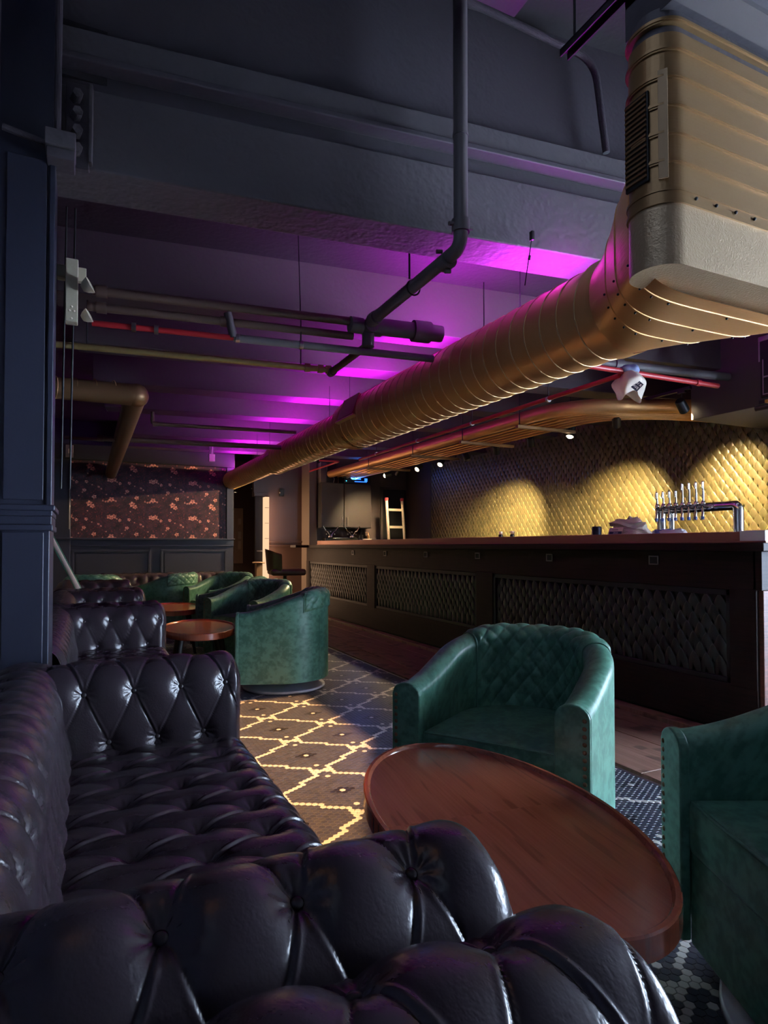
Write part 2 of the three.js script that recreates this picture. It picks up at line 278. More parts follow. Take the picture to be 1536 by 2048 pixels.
  for (const [a, b] of [[-0.16, 0.82], [0.95, 1.86]]) {
    const f = part('panel_frame', merge([rbx(a, b, 1.0, 1.03, 9.172, 9.2, 0.004), rbx(a, b, 0.62, 0.65, 9.172, 9.2, 0.004), rbx(a, a + 0.03, 0.62, 1.03, 9.172, 9.2, 0.004), rbx(b - 0.03, b, 0.62, 1.03, 9.172, 9.2, 0.004)]), M.navy, wb);
    part('panel_field', rbx(a + 0.05, b - 0.05, 0.67, 0.98, 9.184, 9.2, 0.004), M.navy, f);
  }
  part('header', rbx(-0.42, 1.955, 2.22, 2.42, 9.12, 9.23, 0.004), M.black, wb);

  // corridor beyond the bar's far end
  struct('wall_corridor', 'dark corridor end wall beyond the lounge', 'wall', merge([bx(1.9, 4.2, -0.1, 2.9, 12.3, 12.45), bx(1.82, 1.95, -0.1, 2.9, 9.4, 12.4), bx(3.46, 3.6, -0.1, 2.9, 10.1, 12.4)]), M.wallBrown);
  const hb = structGroup('wall_hall', 'glossy brown panelled wall at the end of the bar', 'wall');
  part('wall_panel', bx(2.72, 3.46, -0.1, 2.8, 10.2, 10.32), M.wallBrown, hb);
  part('door_jamb', merge([rbx(2.705, 2.73, 0, 1.92, 10.17, 10.33, 0.003), rbx(2.5, 2.73, 1.9, 1.96, 10.17, 10.33, 0.003), bx(2.5, 2.72, 1.95, 2.8, 10.2, 10.32)]), M.wallBrown, hb);
  part('upper_rail', rbx(2.73, 3.33, 1.135, 1.165, 10.165, 10.21, 0.006), M.wallBrown, hb);
  part('lower_rail', rbx(2.73, 3.33, 1.075, 1.1, 10.17, 10.21, 0.006), M.wallBrown, hb);
  struct('trim_corner', 'taupe end post of the wall beside the back bar', 'trim', rbx(3.325, 3.455, 0, 2.78, 9.8, 10.25, 0.005), mat([0.16, 0.125, 0.1], 0.5));
  const wfar = structGroup('wall_far', 'brown wall behind the far end of the bar', 'wall');
  part('wall_panel', bx(3.45, 5.3, -0.1, 2.8, 9.95, 10.1), mat([0.1, 0.075, 0.075], 0.5, 0, { bumpMap: T.plaster, bumpScale: 0.001 }), wfar);
  const dr = structGroup('door_1', 'dark door behind the aluminium ladder', 'door');
  part('leaf', rbx(4.73, 5.17, 0, 2.08, 9.93, 9.96, 0.003), M.black, dr);
  part('casing', merge([rbx(4.68, 4.73, 0, 2.13, 9.92, 9.96, 0.004), rbx(4.68, 5.2, 2.08, 2.13, 9.92, 9.96, 0.004)]), mat([0.09, 0.07, 0.07], 0.5), dr);
  // lowered soffit over the near end of the bar
  struct('ceiling_soffit', 'boxed brown soffit above the near end of the bar', 'ceiling', rbx(4.3, 5.22, 2.07, 2.76, -1.6, 3.38, 0.005), M.soffit);
}
// ---------------------------------------------------------------- tufted sofas
const fr = (x) => x - Math.floor(x);
function tuft(a, b, Pu, Rv, A = 0.0105, B = 0.0145, Lp = 0.0024) {
  // a, b: lattice coordinates, buttons where both are whole; returns the swell of the leather
  const ga = Math.abs(Math.sin(Math.PI * a)), gb = Math.abs(Math.sin(Math.PI * b));
  const ra = Math.round(a), rb = Math.round(b), du = ((a - ra) + (b - rb)) / 2 * Pu, dv = ((a - ra) - (b - rb)) * Rv, r = Math.hypot(du, dv), th = Math.atan2(dv, du);
  const pucker = 0.0018 * Math.exp(-((r / 0.028) ** 2)) * Math.cos(10 * th) * smooth(0.006, 0.02, r);
  const fa = a - ra, fb = b - rb, gr = Math.hypot(1 / Pu, 0.5 / Rv), lip = (f, g) => Lp * Math.exp(-((((f / gr) - 0.0062) / 0.0034) ** 2)) * Math.pow(g, 0.6);
  return lip(fb, ga) + 0.6 * lip(-fa, gb) + A * Math.pow(ga * gb, 0.32) + B * (1 - Math.exp(-((r / 0.03) ** 2))) + pucker;
}
function gridMesh(nu, nv, fn, flip) {
  const pos = [], uv = [], idx = [];
  for (let i = 0; i <= nu; i++) for (let j = 0; j <= nv; j++) { const o = fn(i / nu, j / nv); pos.push(o[0], o[1], o[2]); uv.push(o[3] ?? i / nu, o[4] ?? j / nv); }
  const k = (i, j) => i * (nv + 1) + j;
  for (let i = 0; i < nu; i++) for (let j = 0; j < nv; j++) { const q = [k(i, j), k(i + 1, j), k(i + 1, j + 1), k(i, j), k(i + 1, j + 1), k(i, j + 1)]; idx.push(...(flip ? q.reverse() : q)); }
  const g = new THREE.BufferGeometry(); g.setAttribute('position', new THREE.Float32BufferAttribute(pos, 3)); g.setAttribute('uv', new THREE.Float32BufferAttribute(uv, 2)); g.setIndex(idx); g.computeVertexNormals(); return g;
}
const SR = 0.086, SY = 0.606, SARC = Math.PI * SR / 2;
function roll(s) { // section of an arm or back: s = 0 at the crest, positive inwards
  if (Math.abs(s) <= SARC) { const f = s / SR; return [SR * Math.sin(f), SY + SR * Math.cos(f), Math.sin(f), Math.cos(f)]; }
  const k = Math.sign(s); return [k * SR, SY - (Math.abs(s) - SARC), k, 0];
}
const buttonG = (() => { const g = new THREE.SphereGeometry(0.0085, 12, 8); g.scale(1, 0.6, 1); return g; })();
function putButton(parent, at, n) { const m = part('button', buttonG, M.button, parent); m.position.copy(at); m.quaternion.setFromUnitVectors(V(0, 1, 0), n.normalize()); return m; }
function sofa(name, label, { L, near = true, far = true, res = 0.006, front = 0.475, resNear = res, resFar = res, resBack = res, resSeat = res, group }, pos, turn) {
  // local frame: +x is the front, the sofa runs from z = 0 (crest of the near arm) to z = -L
  const S = thing(name, label, 'sofa', pos, turn, group);
  const P = 0.142, R = 0.151, x0 = -0.2, xf = front;
  const arm = (z0, dir, res) => {                                           // dir = +1: inner face looks to -z
    const sO = -(SARC + 0.52), sI = SARC + 0.24, nx = Math.round((xf - x0) / res), ns = Math.round((sI - sO) / res), r = 0.055;
    const f = (tx, ts) => {
      const x = x0 + (xf - x0) * tx, s = sO + (sI - sO) * ts; let [pp, y, np, ny] = roll(s);
      const u = (x - 0.356) / P, v = (s + 0.035) / R; let h = tuft(u + v / 2, u - v / 2, P, R);
      const low = smooth(-0.44, -0.3, s); h = h * low + 0.02 * (1 - low); h *= 1 - smooth(xf - 0.028, xf, x) * 0.8;
      const e = x > xf - r ? r - Math.sqrt(Math.max(0, r * r - (x - xf + r) ** 2)) : 0;
      const k = h - e; return [x, y + ny * k, z0 - dir * (pp + np * k), s, x];
    };
    const g1 = gridMesh(nx, ns, f, dir < 0);
    const ring = []; for (let j = 0; j <= ns; j++) ring.push(f(1, j / ns));
    const a = []; for (let j = 0; j < ns; j++) { const A = ring[j], B = ring[j + 1], c = (q) => [xf + 0.004, Math.min(q[1], SY), z0]; const t = [A, B, c(B), A, c(B), c(A)]; if (dir > 0) t.reverse(); for (const q of t) a.push(q[0], q[1], q[2]); }
    const g2 = new THREE.BufferGeometry(); g2.setAttribute('position', new THREE.Float32BufferAttribute(a, 3)); g2.setAttribute('uv', new THREE.Float32BufferAttribute(a.length / 3 * 2, 2)); g2.setAttribute('uv', new THREE.BufferAttribute(new Float32Array(a.length / 3 * 2), 2)); g2.computeVertexNormals();
    const m = part('arm', mergeGeometries([clean(g1.toNonIndexed()), clean(g2)]), M.leather, S);
    for (let v = -2; v <= 2; v++) { const s = -0.035 + R * v; if (s < -0.34 || s > sI) continue; for (let n = 0; n < 4; n++) { const x = (v % 2 ? 0.427 : 0.356) - P * n; if (x < -0.07) continue; const [pp, y, np, ny] = roll(s); const b = putButton(S, V(x, y + ny * 0.003, z0 - dir * (pp + np * 0.003)), V(0, ny, -dir * np)); S.remove(b); m.add(b); } }
  };
  if (near) arm(0, 1, resNear); if (far) arm(-L, -1, resFar);
  { const res = resBack; // back
    const xr = -0.165, sO = -(SARC + 0.5), sI = SARC + 0.24, za = near ? 0.1 : 0.0, zb = far ? -L - 0.1 : -L, nz = Math.round((za - zb) / res), ns = Math.round((sI - sO) / res);
    const g = gridMesh(nz, ns, (tz, ts) => {
      const z = za + (zb - za) * tz, s = sO + (sI - sO) * ts; const [pp, y, np, ny] = roll(s); const u = (z + 0.03) / P, v = (s + 0.035) / R;
      let h = tuft(u + v / 2, u - v / 2, P, R, 0.013, 0.0145, 0.004); const low = smooth(-0.3, -0.15, s); h = h * low + 0.016 * (1 - low); h *= smooth(0, 0.05, za - z) * smooth(0, 0.05, z - zb);
      return [xr + pp + np * h + 0.03 * smooth(SY, 0.4, y) * (s > 0 ? 1 : 0), y + ny * h, z, s, z];
    }, false);
    const m = part('backrest', g, M.leather, S);
    for (let v = 0; v <= 2; v++) { const s = -0.035 + R * v; const [pp, y, np, ny] = roll(s); for (let n = 0; n < 20; n++) { const z = -0.03 - P * (n + (v % 2 ? 0.5 : 0)); if (z < -L + 0.05 || z > -0.06) continue; const b = putButton(S, V(xr + pp + np * 0.003 + (v === 2 ? 0.016 : 0), y + ny * 0.003, z), V(np, ny, 0)); S.remove(b); m.add(b); } }
  }
  { const res = resSeat; // seat
    const Pu = 0.14, Rv = 0.14, za = near ? -0.06 : 0, zb = far ? -L + 0.06 : -L, len = 0.55 + 0.08 + 0.12, nz = Math.round((za - zb) / res), ns = Math.round(len / res), xb = -0.11, rc = 0.05, y0 = 0.432, xs = xf - 0.02;
    const sec = (s) => { const fl = xs - rc - xb, arc = rc * Math.PI / 2; if (s < fl) return [xb + s, y0, 0, 1]; if (s < fl + arc) { const f = (s - fl) / rc; return [xs - rc + rc * Math.sin(f), y0 - rc + rc * Math.cos(f), Math.sin(f), Math.cos(f)]; } return [xs, y0 - rc - (s - fl - arc), 1, 0]; };
    const tot = xs - rc - xb + rc * Math.PI / 2 + 0.1;
    const g = gridMesh(nz, ns, (tz, ts) => {
      const z = za + (zb - za) * tz, s = tot * ts, [x, y, nxx, ny] = sec(s); const u = (-z - 0.603) / Pu, v = (xb + s - 0.235) / Rv;
      let h = tuft(u + v / 2, u - v / 2, Pu, Rv, 0.0125, 0.0145, 0.004) * smooth(0, 0.05, s) ; h = h * (1 - smooth(tot - 0.07, tot, s)) + 0.012 * smooth(tot - 0.07, tot, s);
      return [x + nxx * h, y + ny * h, z, s, z];
    }, true);
    const m = part('seat', g, M.leather, S);
    for (let v = -2; v <= 1; v++) for (let n = -8; n < 14; n++) { const x = 0.235 + Rv * v, z = -0.603 - Pu * (n + (v % 2 ? 0.5 : 0)); if (z > za - 0.03 || z < zb + 0.03 || x < -0.06) continue; const b = putButton(S, V(x, y0 + 0.002, z), V(0, 1, 0)); S.remove(b); m.add(b); }
  }
  const zA = near ? 0.07 : 0, zB = far ? -L - 0.07 : -L;
  part('front_rail', (() => { const g = new RoundedBoxGeometry(0.05, 0.22, zA - zB, 2, 0.012); g.translate(xf - 0.045, 0.2, (zA + zB) / 2); return metreUV(g); })(), M.leather, S);
  part('base', (() => { const g = new THREE.BoxGeometry(0.62, 0.28, zA - zB - 0.02); g.translate(0.08, 0.21, (zA + zB) / 2); return metreUV(g); })(), M.black, S);
  for (const x of [-0.2, xf - 0.08]) for (const z of [zA - 0.08, zB + 0.08]) { const g = lathe([[0, 0], [0.018, 0], [0.026, 0.03], [0.03, 0.09], [0, 0.09]], 12); g.translate(x, 0, z); part('foot', g, M.woodDark, S); }
  return S;
}
sofa('chesterfield_sofa', 'black tufted leather sofa in the foreground with its whole seat in view', { L: 1.505, front: 0.488, resNear: 0.0023, resFar: 0.003, resBack: 0.004, resSeat: 0.003 }, [0, 0, -0.704]);
sofa('chesterfield_sofa', 'black tufted leather sofa whose rolled arm end fills the bottom edge', { L: 1.48, front: 0.5, res: 0.012, resFar: 0.0023 }, [0, 0, 1.006]);
sofa('chesterfield_sofa', 'black tufted leather sofa directly behind the foreground sofa, beyond the column', { L: 1.55, near: false, res: 0.008 }, [0, 0, -2.71]);
sofa('chesterfield_sofa', 'third black tufted sofa from the viewer along the left wall', { L: 1.3, res: 0.01 }, [0, 0, -4.49]);
sofa('chesterfield_sofa', 'fourth black tufted sofa from the viewer along the left wall', { L: 1.46, res: 0.012 }, [0, 0, -6.03]);
sofa('chesterfield_sofa', 'black tufted sofa set against the floral wallpaper wall', { L: 1.5, res: 0.012, front: 0.36 }, [0.26, 0, -9.0], -Math.PI / 2);

// ---------------------------------------------------------------- green tub chairs
const nailG = (() => { const g = new THREE.SphereGeometry(0.0072, 10, 6, 0, 6.2832, 0, 1.5708); g.scale(1, 0.7, 1); g.rotateX(Math.PI / 2); return g; })();
function buildChair() {
  // faces +z; U shaped shell of even thickness
  const C = new THREE.Group(), rc = 0.29, h = 0.05, zf = 0.31, Ls = zf + 0.0, La = Math.PI * rc, Lt = 2 * Ls + La;
  const plan = (t) => { // t in metres along the shell
    if (t < Ls) return [rc, zf - t, 1, 0]; if (t > Ls + La) return [-rc, t - Ls - La, -1, 0];
    const f = (t - Ls) / rc; return [rc * Math.cos(f), -rc * Math.sin(f), Math.cos(f), -Math.sin(f)];
  };
  const topY = (t) => { const m = Math.abs(t - Lt / 2) / (Lt / 2); return 0.605 + 0.15 * smooth(1.02, 0.2, m); };
  const yb = 0.085, yi = 0.36;
  const sec = (t, w) => { // w: 0 outer foot .. 1 inner foot, with arc over the top
    const T0 = topY(t) - h, lo = T0 - yb, arc = Math.PI * h, li = T0 - yi, tot = lo + arc + li; let s = w * tot, off, y, no, ny;
    if (s < lo) { off = h; y = yb + s; no = 1; ny = 0; } else if (s < lo + arc) { const f = (s - lo) / h; off = h * Math.cos(f); y = T0 + h * Math.sin(f) * 0.8; no = Math.cos(f); ny = Math.sin(f); } else { off = -h; y = T0 - (s - lo - arc); no = -1; ny = 0; }
    return [off, y, no, ny, s];
  };
  const surf = (t, w, lift) => { const [px, pz, nx, nz] = plan(t), [off, y, no, ny, s] = sec(t, w); return [px + nx * (off + no * lift), y + ny * lift, pz + nz * (off + no * lift), t, s]; };
  part('shell', gridMesh(90, 60, (a, b) => surf(a * Lt, b, 0), false), M.green, C);
  // quilted inside of the back, wrapping over the rim
  const q0 = Ls + La * 0.16, q1 = Ls + La * 0.84, cell = 0.078;
  const w0 = 0.47;
  part('quilted_backrest', gridMesh(170, 90, (a, b) => {
    const t = q0 + (q1 - q0) * a, w = w0 + (1 - w0) * b, [, , , , s] = sec(t, w); const sw = sec(t, 1)[4] - s;
    const u = (t - Lt / 2) / cell, v = sw / cell; const ga = Math.abs(Math.sin(Math.PI * (u + v) / 1)), gb = Math.abs(Math.sin(Math.PI * (u - v)));
    const edge = smooth(0, 0.03, a) * smooth(0, 0.03, 1 - a) * smooth(0, 0.03, b); return surf(t, w, 0.001 + edge * (0.003 + 0.0105 * Math.pow(ga * gb, 0.3)));
  }, false), M.green, C);
  { // stitched lines of the quilting
    const H0 = (t) => sec(t, 1)[4], all = [];
    for (let n = -30; n <= 30; n++) for (const sg of [1, -1]) {
      let pts = []; const flush = () => { if (pts.length > 3) all.push(new THREE.TubeGeometry(new THREE.CatmullRomCurve3(pts), pts.length, 0.0011, 4)); pts = []; };
      for (let k = 0; k <= 60; k++) { const t = q0 + (q1 - q0) * (0.03 + 0.94 * k / 60), u = (t - Lt / 2) / cell, v = sg * (n - u), sw = v * cell, tot = H0(t), w = 1 - sw / tot; if (w < w0 + 0.02 || w > 0.99) { flush(); continue; } const o = surf(t, w, 0.0046); pts.push(V(o[0], o[1], o[2])); }
      flush();
    }
    part('stitching', merge(all), M.stitch, C);
  }
  // piping where quilting meets the arms
  for (const t of [q0, q1]) { const pts = []; for (let k = 0; k <= 40; k++) { const o = surf(t, w0 + (1 - w0) * k / 40, 0.002); pts.push(V(o[0], o[1], o[2])); } part('piping', new THREE.TubeGeometry(new THREE.CatmullRomCurve3(pts), 60, 0.0035, 6), M.green, C); }
  for (const t of [Ls + La * 0.3, Ls + La * 0.7]) { const pts = []; for (let k = 0; k <= 12; k++) { const o = surf(t, 0.01 + 0.42 * k / 12, 0.0004); pts.push(V(o[0], o[1], o[2])); } part('back_seam', new THREE.TubeGeometry(new THREE.CatmullRomCurve3(pts), 24, 0.0014, 5), M.greenDark, C); }
  // front faces of the two arms with welt and nail heads
  for (const sgn of [1, -1]) {
    const t = sgn > 0 ? 0 : Lt, sh = new THREE.Shape(); const pts = []; for (let k = 0; k <= 50; k++) { const [off, y] = sec(t, k / 50); pts.push([sgn * (rc + off), k > 48 ? yb : y]); }
    pts.push([sgn * (rc - h), yb]); sh.moveTo(...pts[0]); for (const q of pts.slice(1)) sh.lineTo(...q);
    const g = new THREE.ExtrudeGeometry(sh, { depth: 0.014, bevelEnabled: true, bevelSize: 0.005, bevelThickness: 0.006, bevelSegments: 3, curveSegments: 6 }); g.translate(0, 0, zf - 0.006);
    const f = part('arm_front', metreUV(g), M.green, C);
    const wl = []; for (let k = 0; k <= 30; k++) { const [off, y] = sec(t, k / 30 * 0.62); wl.push(V(sgn * (rc + off * 1.06), y + (k > 16 ? 0.002 : 0), zf + 0.004)); } part('welt', new THREE.TubeGeometry(new THREE.CatmullRomCurve3(wl), 50, 0.004, 6), M.green, f);
    for (let k = 0; k < 21; k++) { const m = part('nailhead', nailG, M.nail, f); m.position.set(sgn * (rc + h - 0.012), 0.085 + k * 0.0235, zf + 0.013); }
  }
  { // seat cushion
    const sh = new THREE.Shape(), ri = rc - h - 0.004; sh.moveTo(ri, -zf + 0.01); sh.lineTo(ri, 0.0); sh.absarc(0, 0, ri, 0, Math.PI, false); sh.lineTo(-ri, -zf + 0.01); sh.lineTo(ri, -zf + 0.01);
    const g = new THREE.ExtrudeGeometry(sh, { depth: 0.1, bevelEnabled: true, bevelSize: 0.014, bevelThickness: 0.02, bevelSegments: 5, bevelOffset: -0.014, curveSegments: 24 }); g.rotateX(-Math.PI / 2); g.translate(0, 0.315, 0);
    const s = part('seat', metreUV(g), M.green, C);
    const wl = [V(-ri + 0.01, 0.43, zf - 0.012), V(0, 0.433, zf - 0.006), V(ri - 0.01, 0.43, zf - 0.012)]; part('welt', new THREE.TubeGeometry(new THREE.CatmullRomCurve3(wl), 20, 0.0035, 6), M.green, s);
  }
  part('apron', (() => { const g = new RoundedBoxGeometry(2 * (rc - h) + 0.02, 0.245, 0.05, 2, 0.01); g.translate(0, 0.185, zf - 0.04); return metreUV(g); })(), M.green, C);
  part('underside', (() => { const g = new THREE.CylinderGeometry(rc, rc, 0.012, 32); g.translate(0, 0.085, 0); return g; })(), M.black, C);
  part('swivel_stem', lathe([[0, 0.02], [0.1, 0.02], [0.07, 0.082], [0, 0.082]], 20), M.black, C);
  part('base_plate', lathe([[0, 0], [0.315, 0], [0.315, 0.016], [0.308, 0.024], [0, 0.028]], 40), M.baseGrey, C);
  return C;
}
const chairProto = buildChair();
function chair(label, X, D, fx, fz, sc = 1) { const c = chairProto.clone(); c.name = numbered('tub_chair'); c.position.set(X, 0, -D); c.rotation.y = Math.atan2(fx, fz); c.userData = { label, category: 'chair', group: 'green tub chairs around the lounge tables' }; scene.add(c); return c; }
chair('green leather tub chair with quilted back, centre front behind the oval table', 1.45, 1.89, -0.845, 0.54);
chair('dark green tub chair cut off by the right edge of the picture', 1.57, 0.775, -0.905, -0.42);
chair('green tub chair seen from its side on a pale round base plate', 1.4, 4.72, -0.93, -0.36);
chair('green tub chair with open quilted back just behind the side-on chair', 1.46, 5.9, -0.845, 0.54);
chair('green tub chair turned away, third from the viewer past the side-on chair', 1.42, 6.62, -0.93, -0.36);
chair('green tub chair with open back, second from last by the wallpaper wall', 1.52, 7.68, -0.845, 0.54);
chair('green tub chair turned away between the last open chair and the wallpaper', 0.93, 8.12, -0.75, -0.6);
chair('dim green tub chair seen from behind at the end of the sofa row', 0.1, 8.1, 0.1, -1);

// ---------------------------------------------------------------- oval tables
function ovalTable(label, X, D, a, b, turn, H = 0.45) {
  const t = thing('coffee_table', label, 'table', [X, 0, -D], turn, 'oval wooden coffee tables');
  const N = 96, ringAt = (o, y) => Array.from({ length: N }, (_, k) => { const f = k / N * 2 * Math.PI; return V((b - o) * Math.cos(f), y, (a - o) * Math.sin(f)); });
  const loft = (rings, capTop) => { const A = []; const q = (...v) => v.forEach((w) => A.push(w.x, w.y, w.z)); for (let r = 0; r + 1 < rings.length; r++) for (let k = 0; k < N; k++) { const n = (k + 1) % N, P = rings[r], Q = rings[r + 1]; q(P[k], Q[k], Q[n], P[k], Q[n], P[n]); } if (capTop) { const P = rings[rings.length - 1]; for (let k = 0; k < N; k++) q(P[k], V(0, P[0].y, 0), P[(k + 1) % N]); } const g = new THREE.BufferGeometry(); g.setAttribute('position', new THREE.Float32BufferAttribute(A, 3)); g.computeVertexNormals(); return metreUV(toCreasedNormals(g, 0.6)); };
  part('rim', loft([ringAt(0.03, H - 0.05), ringAt(0.004, H - 0.05), ringAt(0, H - 0.046), ringAt(0, H - 0.004), ringAt(0.003, H), ringAt(0.012, H), ringAt(0.016, H - 0.003), ringAt(0.02, H - 0.012)]), M.woodRed, t);
  part('table_top', loft([ringAt(0.03, H - 0.05), ringAt(0.0125, H - 0.03), ringAt(0.0125, H - 0.0095), ringAt(0.3 * b, H - 0.0095)], true), M.woodRed, t);
  for (const [sx, sz] of [[-1, -1], [1, -1], [-1, 1], [1, 1]]) { const g = rod(V(sx * b * 0.72, 0, sz * a * 0.68), V(sx * b * 0.5, H - 0.05, sz * a * 0.5), 0.013, 0.024, 12); part('leg', g, M.black, t); }
  return t;
}
ovalTable('oval wooden coffee table with raised rim in front of the foreground sofa', 0.89, 1.257, 0.52, 0.285, -0.13);
ovalTable('oval wooden coffee table between the third sofa and the side-on chair', 0.82, 5.1, 0.5, 0.28, -0.1);
ovalTable('oval wooden coffee table deepest in the lounge, before the fourth sofa', 0.84, 6.85, 0.5, 0.28, -0.1);
solo('wooden_box', 'small tan wooden box on the floor under the front coffee table', 'box', rbx(0.9, 1.2, 0, 0.17, 1.12, 1.36, 0.006), mat([0.42, 0.26, 0.14], 0.6));
solo('wooden_box', 'small tan wooden box on the floor under the second coffee table', 'box', rbx(0.62, 0.8, 0, 0.2, 5.05, 5.25, 0.006), mat([0.42, 0.26, 0.14], 0.6));
// ---------------------------------------------------------------- gold duct
const DX = 1.93, DY = 2.04;
{
  const duct = thing('spiral_duct', 'big gold spiral duct running the length of the room', 'duct');
  const secs = [[0.19, 1.78, 4.6], [0.152, 4.6, 6.86], [0.128, 6.86, 9.35]];
  const tube = (R, d0, d1) => { const g = new THREE.CylinderGeometry(R, R, d1 - d0, 48, 1, true); g.rotateX(Math.PI / 2); g.translate(DX, DY, -(d0 + d1) / 2); const uv = g.attributes.uv; for (let i = 0; i < uv.count; i++) uv.setXY(i, uv.getX(i) * 1.2, uv.getY(i) * (d1 - d0)); return g; };
  secs.forEach(([R, d0, d1]) => {
    const m = part('duct_section', tube(R, d0, d1), M.gold, duct);
    const pitch = 0.105, pts = []; const n = Math.floor((d1 - d0 - 0.12) / pitch);
    for (let k = 0; k <= n * 20; k++) { const f = k / 20 * 2 * Math.PI; pts.push(V(DX + R * Math.cos(f), DY + R * Math.sin(f), -(d0 + 0.06 + k / 20 * pitch))); }
    part('spiral_seam', new THREE.TubeGeometry(new THREE.CatmullRomCurve3(pts), n * 22, 0.0048, 5), M.goldSeam, m);
  });
  const cone = (R0, d0, R1, d1) => { const g = new THREE.CylinderGeometry(R0, R1, d1 - d0, 48, 1, true); g.rotateX(Math.PI / 2); g.translate(DX, DY, -(d0 + d1) / 2); return g; };
  for (const [R0, R1, d] of [[0.196, 0.156, 4.52], [0.158, 0.132, 6.8]]) { part('reducer', merge([tube(R0, d - 0.05, d + 0.02), cone(R0, d + 0.02, R1, d + 0.14), tube(R1, d + 0.14, d + 0.2)]), M.gold, duct); }
  const hatch = part('access_hatch', (() => { const g = new RoundedBoxGeometry(0.02, 0.17, 0.3, 2, 0.005); g.rotateZ(-0.35); g.translate(DX - 0.172, DY + 0.07, -4.28); return metreUV(g); })(), M.bronze, duct);
  part('hatch_frame', (() => { const g = new RoundedBoxGeometry(0.03, 0.014, 0.34, 1, 0.003); g.rotateZ(-0.35); g.translate(DX - 0.2, DY - 0.02, -4.28); return g; })(), M.goldSeam, hatch);
  part('access_hatch', (() => { const g = new RoundedBoxGeometry(0.02, 0.06, 0.2, 2, 0.005); g.rotateZ(-0.3); g.translate(DX - 0.14, DY + 0.04, -6.7); return metreUV(g); })(), M.goldSeam, duct);
  for (let k = 0; k < 8; k++) { const f = -Math.PI / 2 + (k - 3.5) * 0.25; for (const d of [4.36, 4.46]) { const g = new THREE.SphereGeometry(0.005, 6, 4); g.translate(DX + 0.191 * Math.cos(f), DY + 0.191 * Math.sin(f), -d); part('rivet', g, M.black, duct); } }
  for (const d of [2.62, 4.9, 7.4]) { const R = d < 4.6 ? 0.19 : d < 6.8 ? 0.152 : 0.128; part('hanger_wire', rod(W(DX - R * 0.6, DY + R * 0.8, d), W(DX - R * 0.6, 2.42, d), 0.003, 0.003, 6), M.black, duct); part('hanger_wire', rod(W(DX + R * 0.6, DY + R * 0.8, d), W(DX + R * 0.6, 2.75, d), 0.003, 0.003, 6), M.black, duct); }
  // transition from the flat upright duct to the round one
  const N = 72, ringRect = (x0, x1, y0, y1, r, d) => { const out = []; for (let k = 0; k < N; k++) { const f = k / N * 2 * Math.PI, c = Math.cos(f), s = Math.sin(f), cx = (x0 + x1) / 2, cy = (y0 + y1) / 2, hx = (x1 - x0) / 2, hy = (y1 - y0) / 2; const e = 0.22; out.push(W(cx + hx * Math.sign(c) * Math.pow(Math.abs(c), e * 1.6), cy + hy * Math.sign(s) * Math.pow(Math.abs(s), e * 1.6), d)); } return out; };
  const ringCirc = (R, d) => Array.from({ length: N }, (_, k) => { const f = k / N * 2 * Math.PI; return W(DX + R * Math.cos(f), DY + R * Math.sin(f), d); });
  const A0 = ringRect(1.45, 2.41, 1.842, 2.3, 0.09, 1.3), B0 = ringCirc(0.192, 1.82);
  const lo = []; for (let k = 0; k <= 8; k++) { const t = k / 8, e = smooth(0, 1, t) * 0.5 + t * 0.5; lo.push(A0.map((a, i) => a.clone().lerp(B0[i], e).setZ(-(1.3 + 0.52 * t)))); }
  const loftG = (rings) => { const a = []; for (let r = 0; r + 1 < rings.length; r++) for (let k = 0; k < N; k++) { const n = (k + 1) % N, P = rings[r], Q = rings[r + 1]; for (const w of [P[k], Q[n], Q[k], P[k], P[n], Q[n]]) a.push(w.x, w.y, w.z); } let g = new THREE.BufferGeometry(); g.setAttribute('position', new THREE.Float32BufferAttribute(a, 3)); g = mergeVertices(g, 1e-5); g.computeVertexNormals(); return metreUV(g); };
  const tr = part('transition', loftG(lo), M.gold, duct);
  for (const k of [1, 3, 5]) { part('seam_ring', new THREE.TubeGeometry(new THREE.CatmullRomCurve3(lo[k].map((w) => w.clone()), true), 160, 0.003, 6, true), M.gold, tr); for (let i = 0; i < N; i += 3) { const w = lo[k][i]; if (w.y > 2.0) continue; const g = new THREE.SphereGeometry(0.0045, 6, 4); g.translate(w.x, w.y - 0.002, w.z - 0.012); part('rivet', g, M.black, tr); } }
  part('coupling', tube(0.2, 1.79, 1.87), M.gold, duct);
  // upright flat duct
  const flat = (o, y0, y1, ctr = [1.43, 2.43, 1.2, 1.372]) => { const [x0, x1, d0, d1] = ctr, r = 0.082 + o; const sh = new THREE.Shape(); const a = x0 - o, b = x1 + o, c = d0 - o, d = d1 + o; sh.moveTo(a + r, c); sh.lineTo(b - r, c); sh.absarc(b - r, c + r, r, -Math.PI / 2, 0); sh.lineTo(b, d - r); sh.absarc(b - r, d - r, r, 0, Math.PI / 2); sh.lineTo(a + r, d); sh.absarc(a + r, d - r, r, Math.PI / 2, Math.PI); sh.lineTo(a, c + r); sh.absarc(a + r, c + r, r, Math.PI, 1.5 * Math.PI); const g = new THREE.ExtrudeGeometry(sh, { depth: y1 - y0, bevelEnabled: false, curveSegments: 14 }); g.rotateX(-Math.PI / 2); g.translate(0, y0, 0); const h = g.toNonIndexed ? g : g; return metreUV(toCreasedNormals(h, 0.7)); };
  part('riser_foot', flat(0, 1.868, 2.06), M.goldStucco, duct);
  const up = part('riser', flat(-0.002, 2.06, 2.53), M.goldRiser, duct);
  for (let k = 0; k < 6; k++) part('bead', merge([flat(0.006, 2.158 + k * 0.0805, 2.164 + k * 0.0805), flat(0.003, 2.153 + k * 0.0805, 2.169 + k * 0.0805)]), M.goldRiser, up);
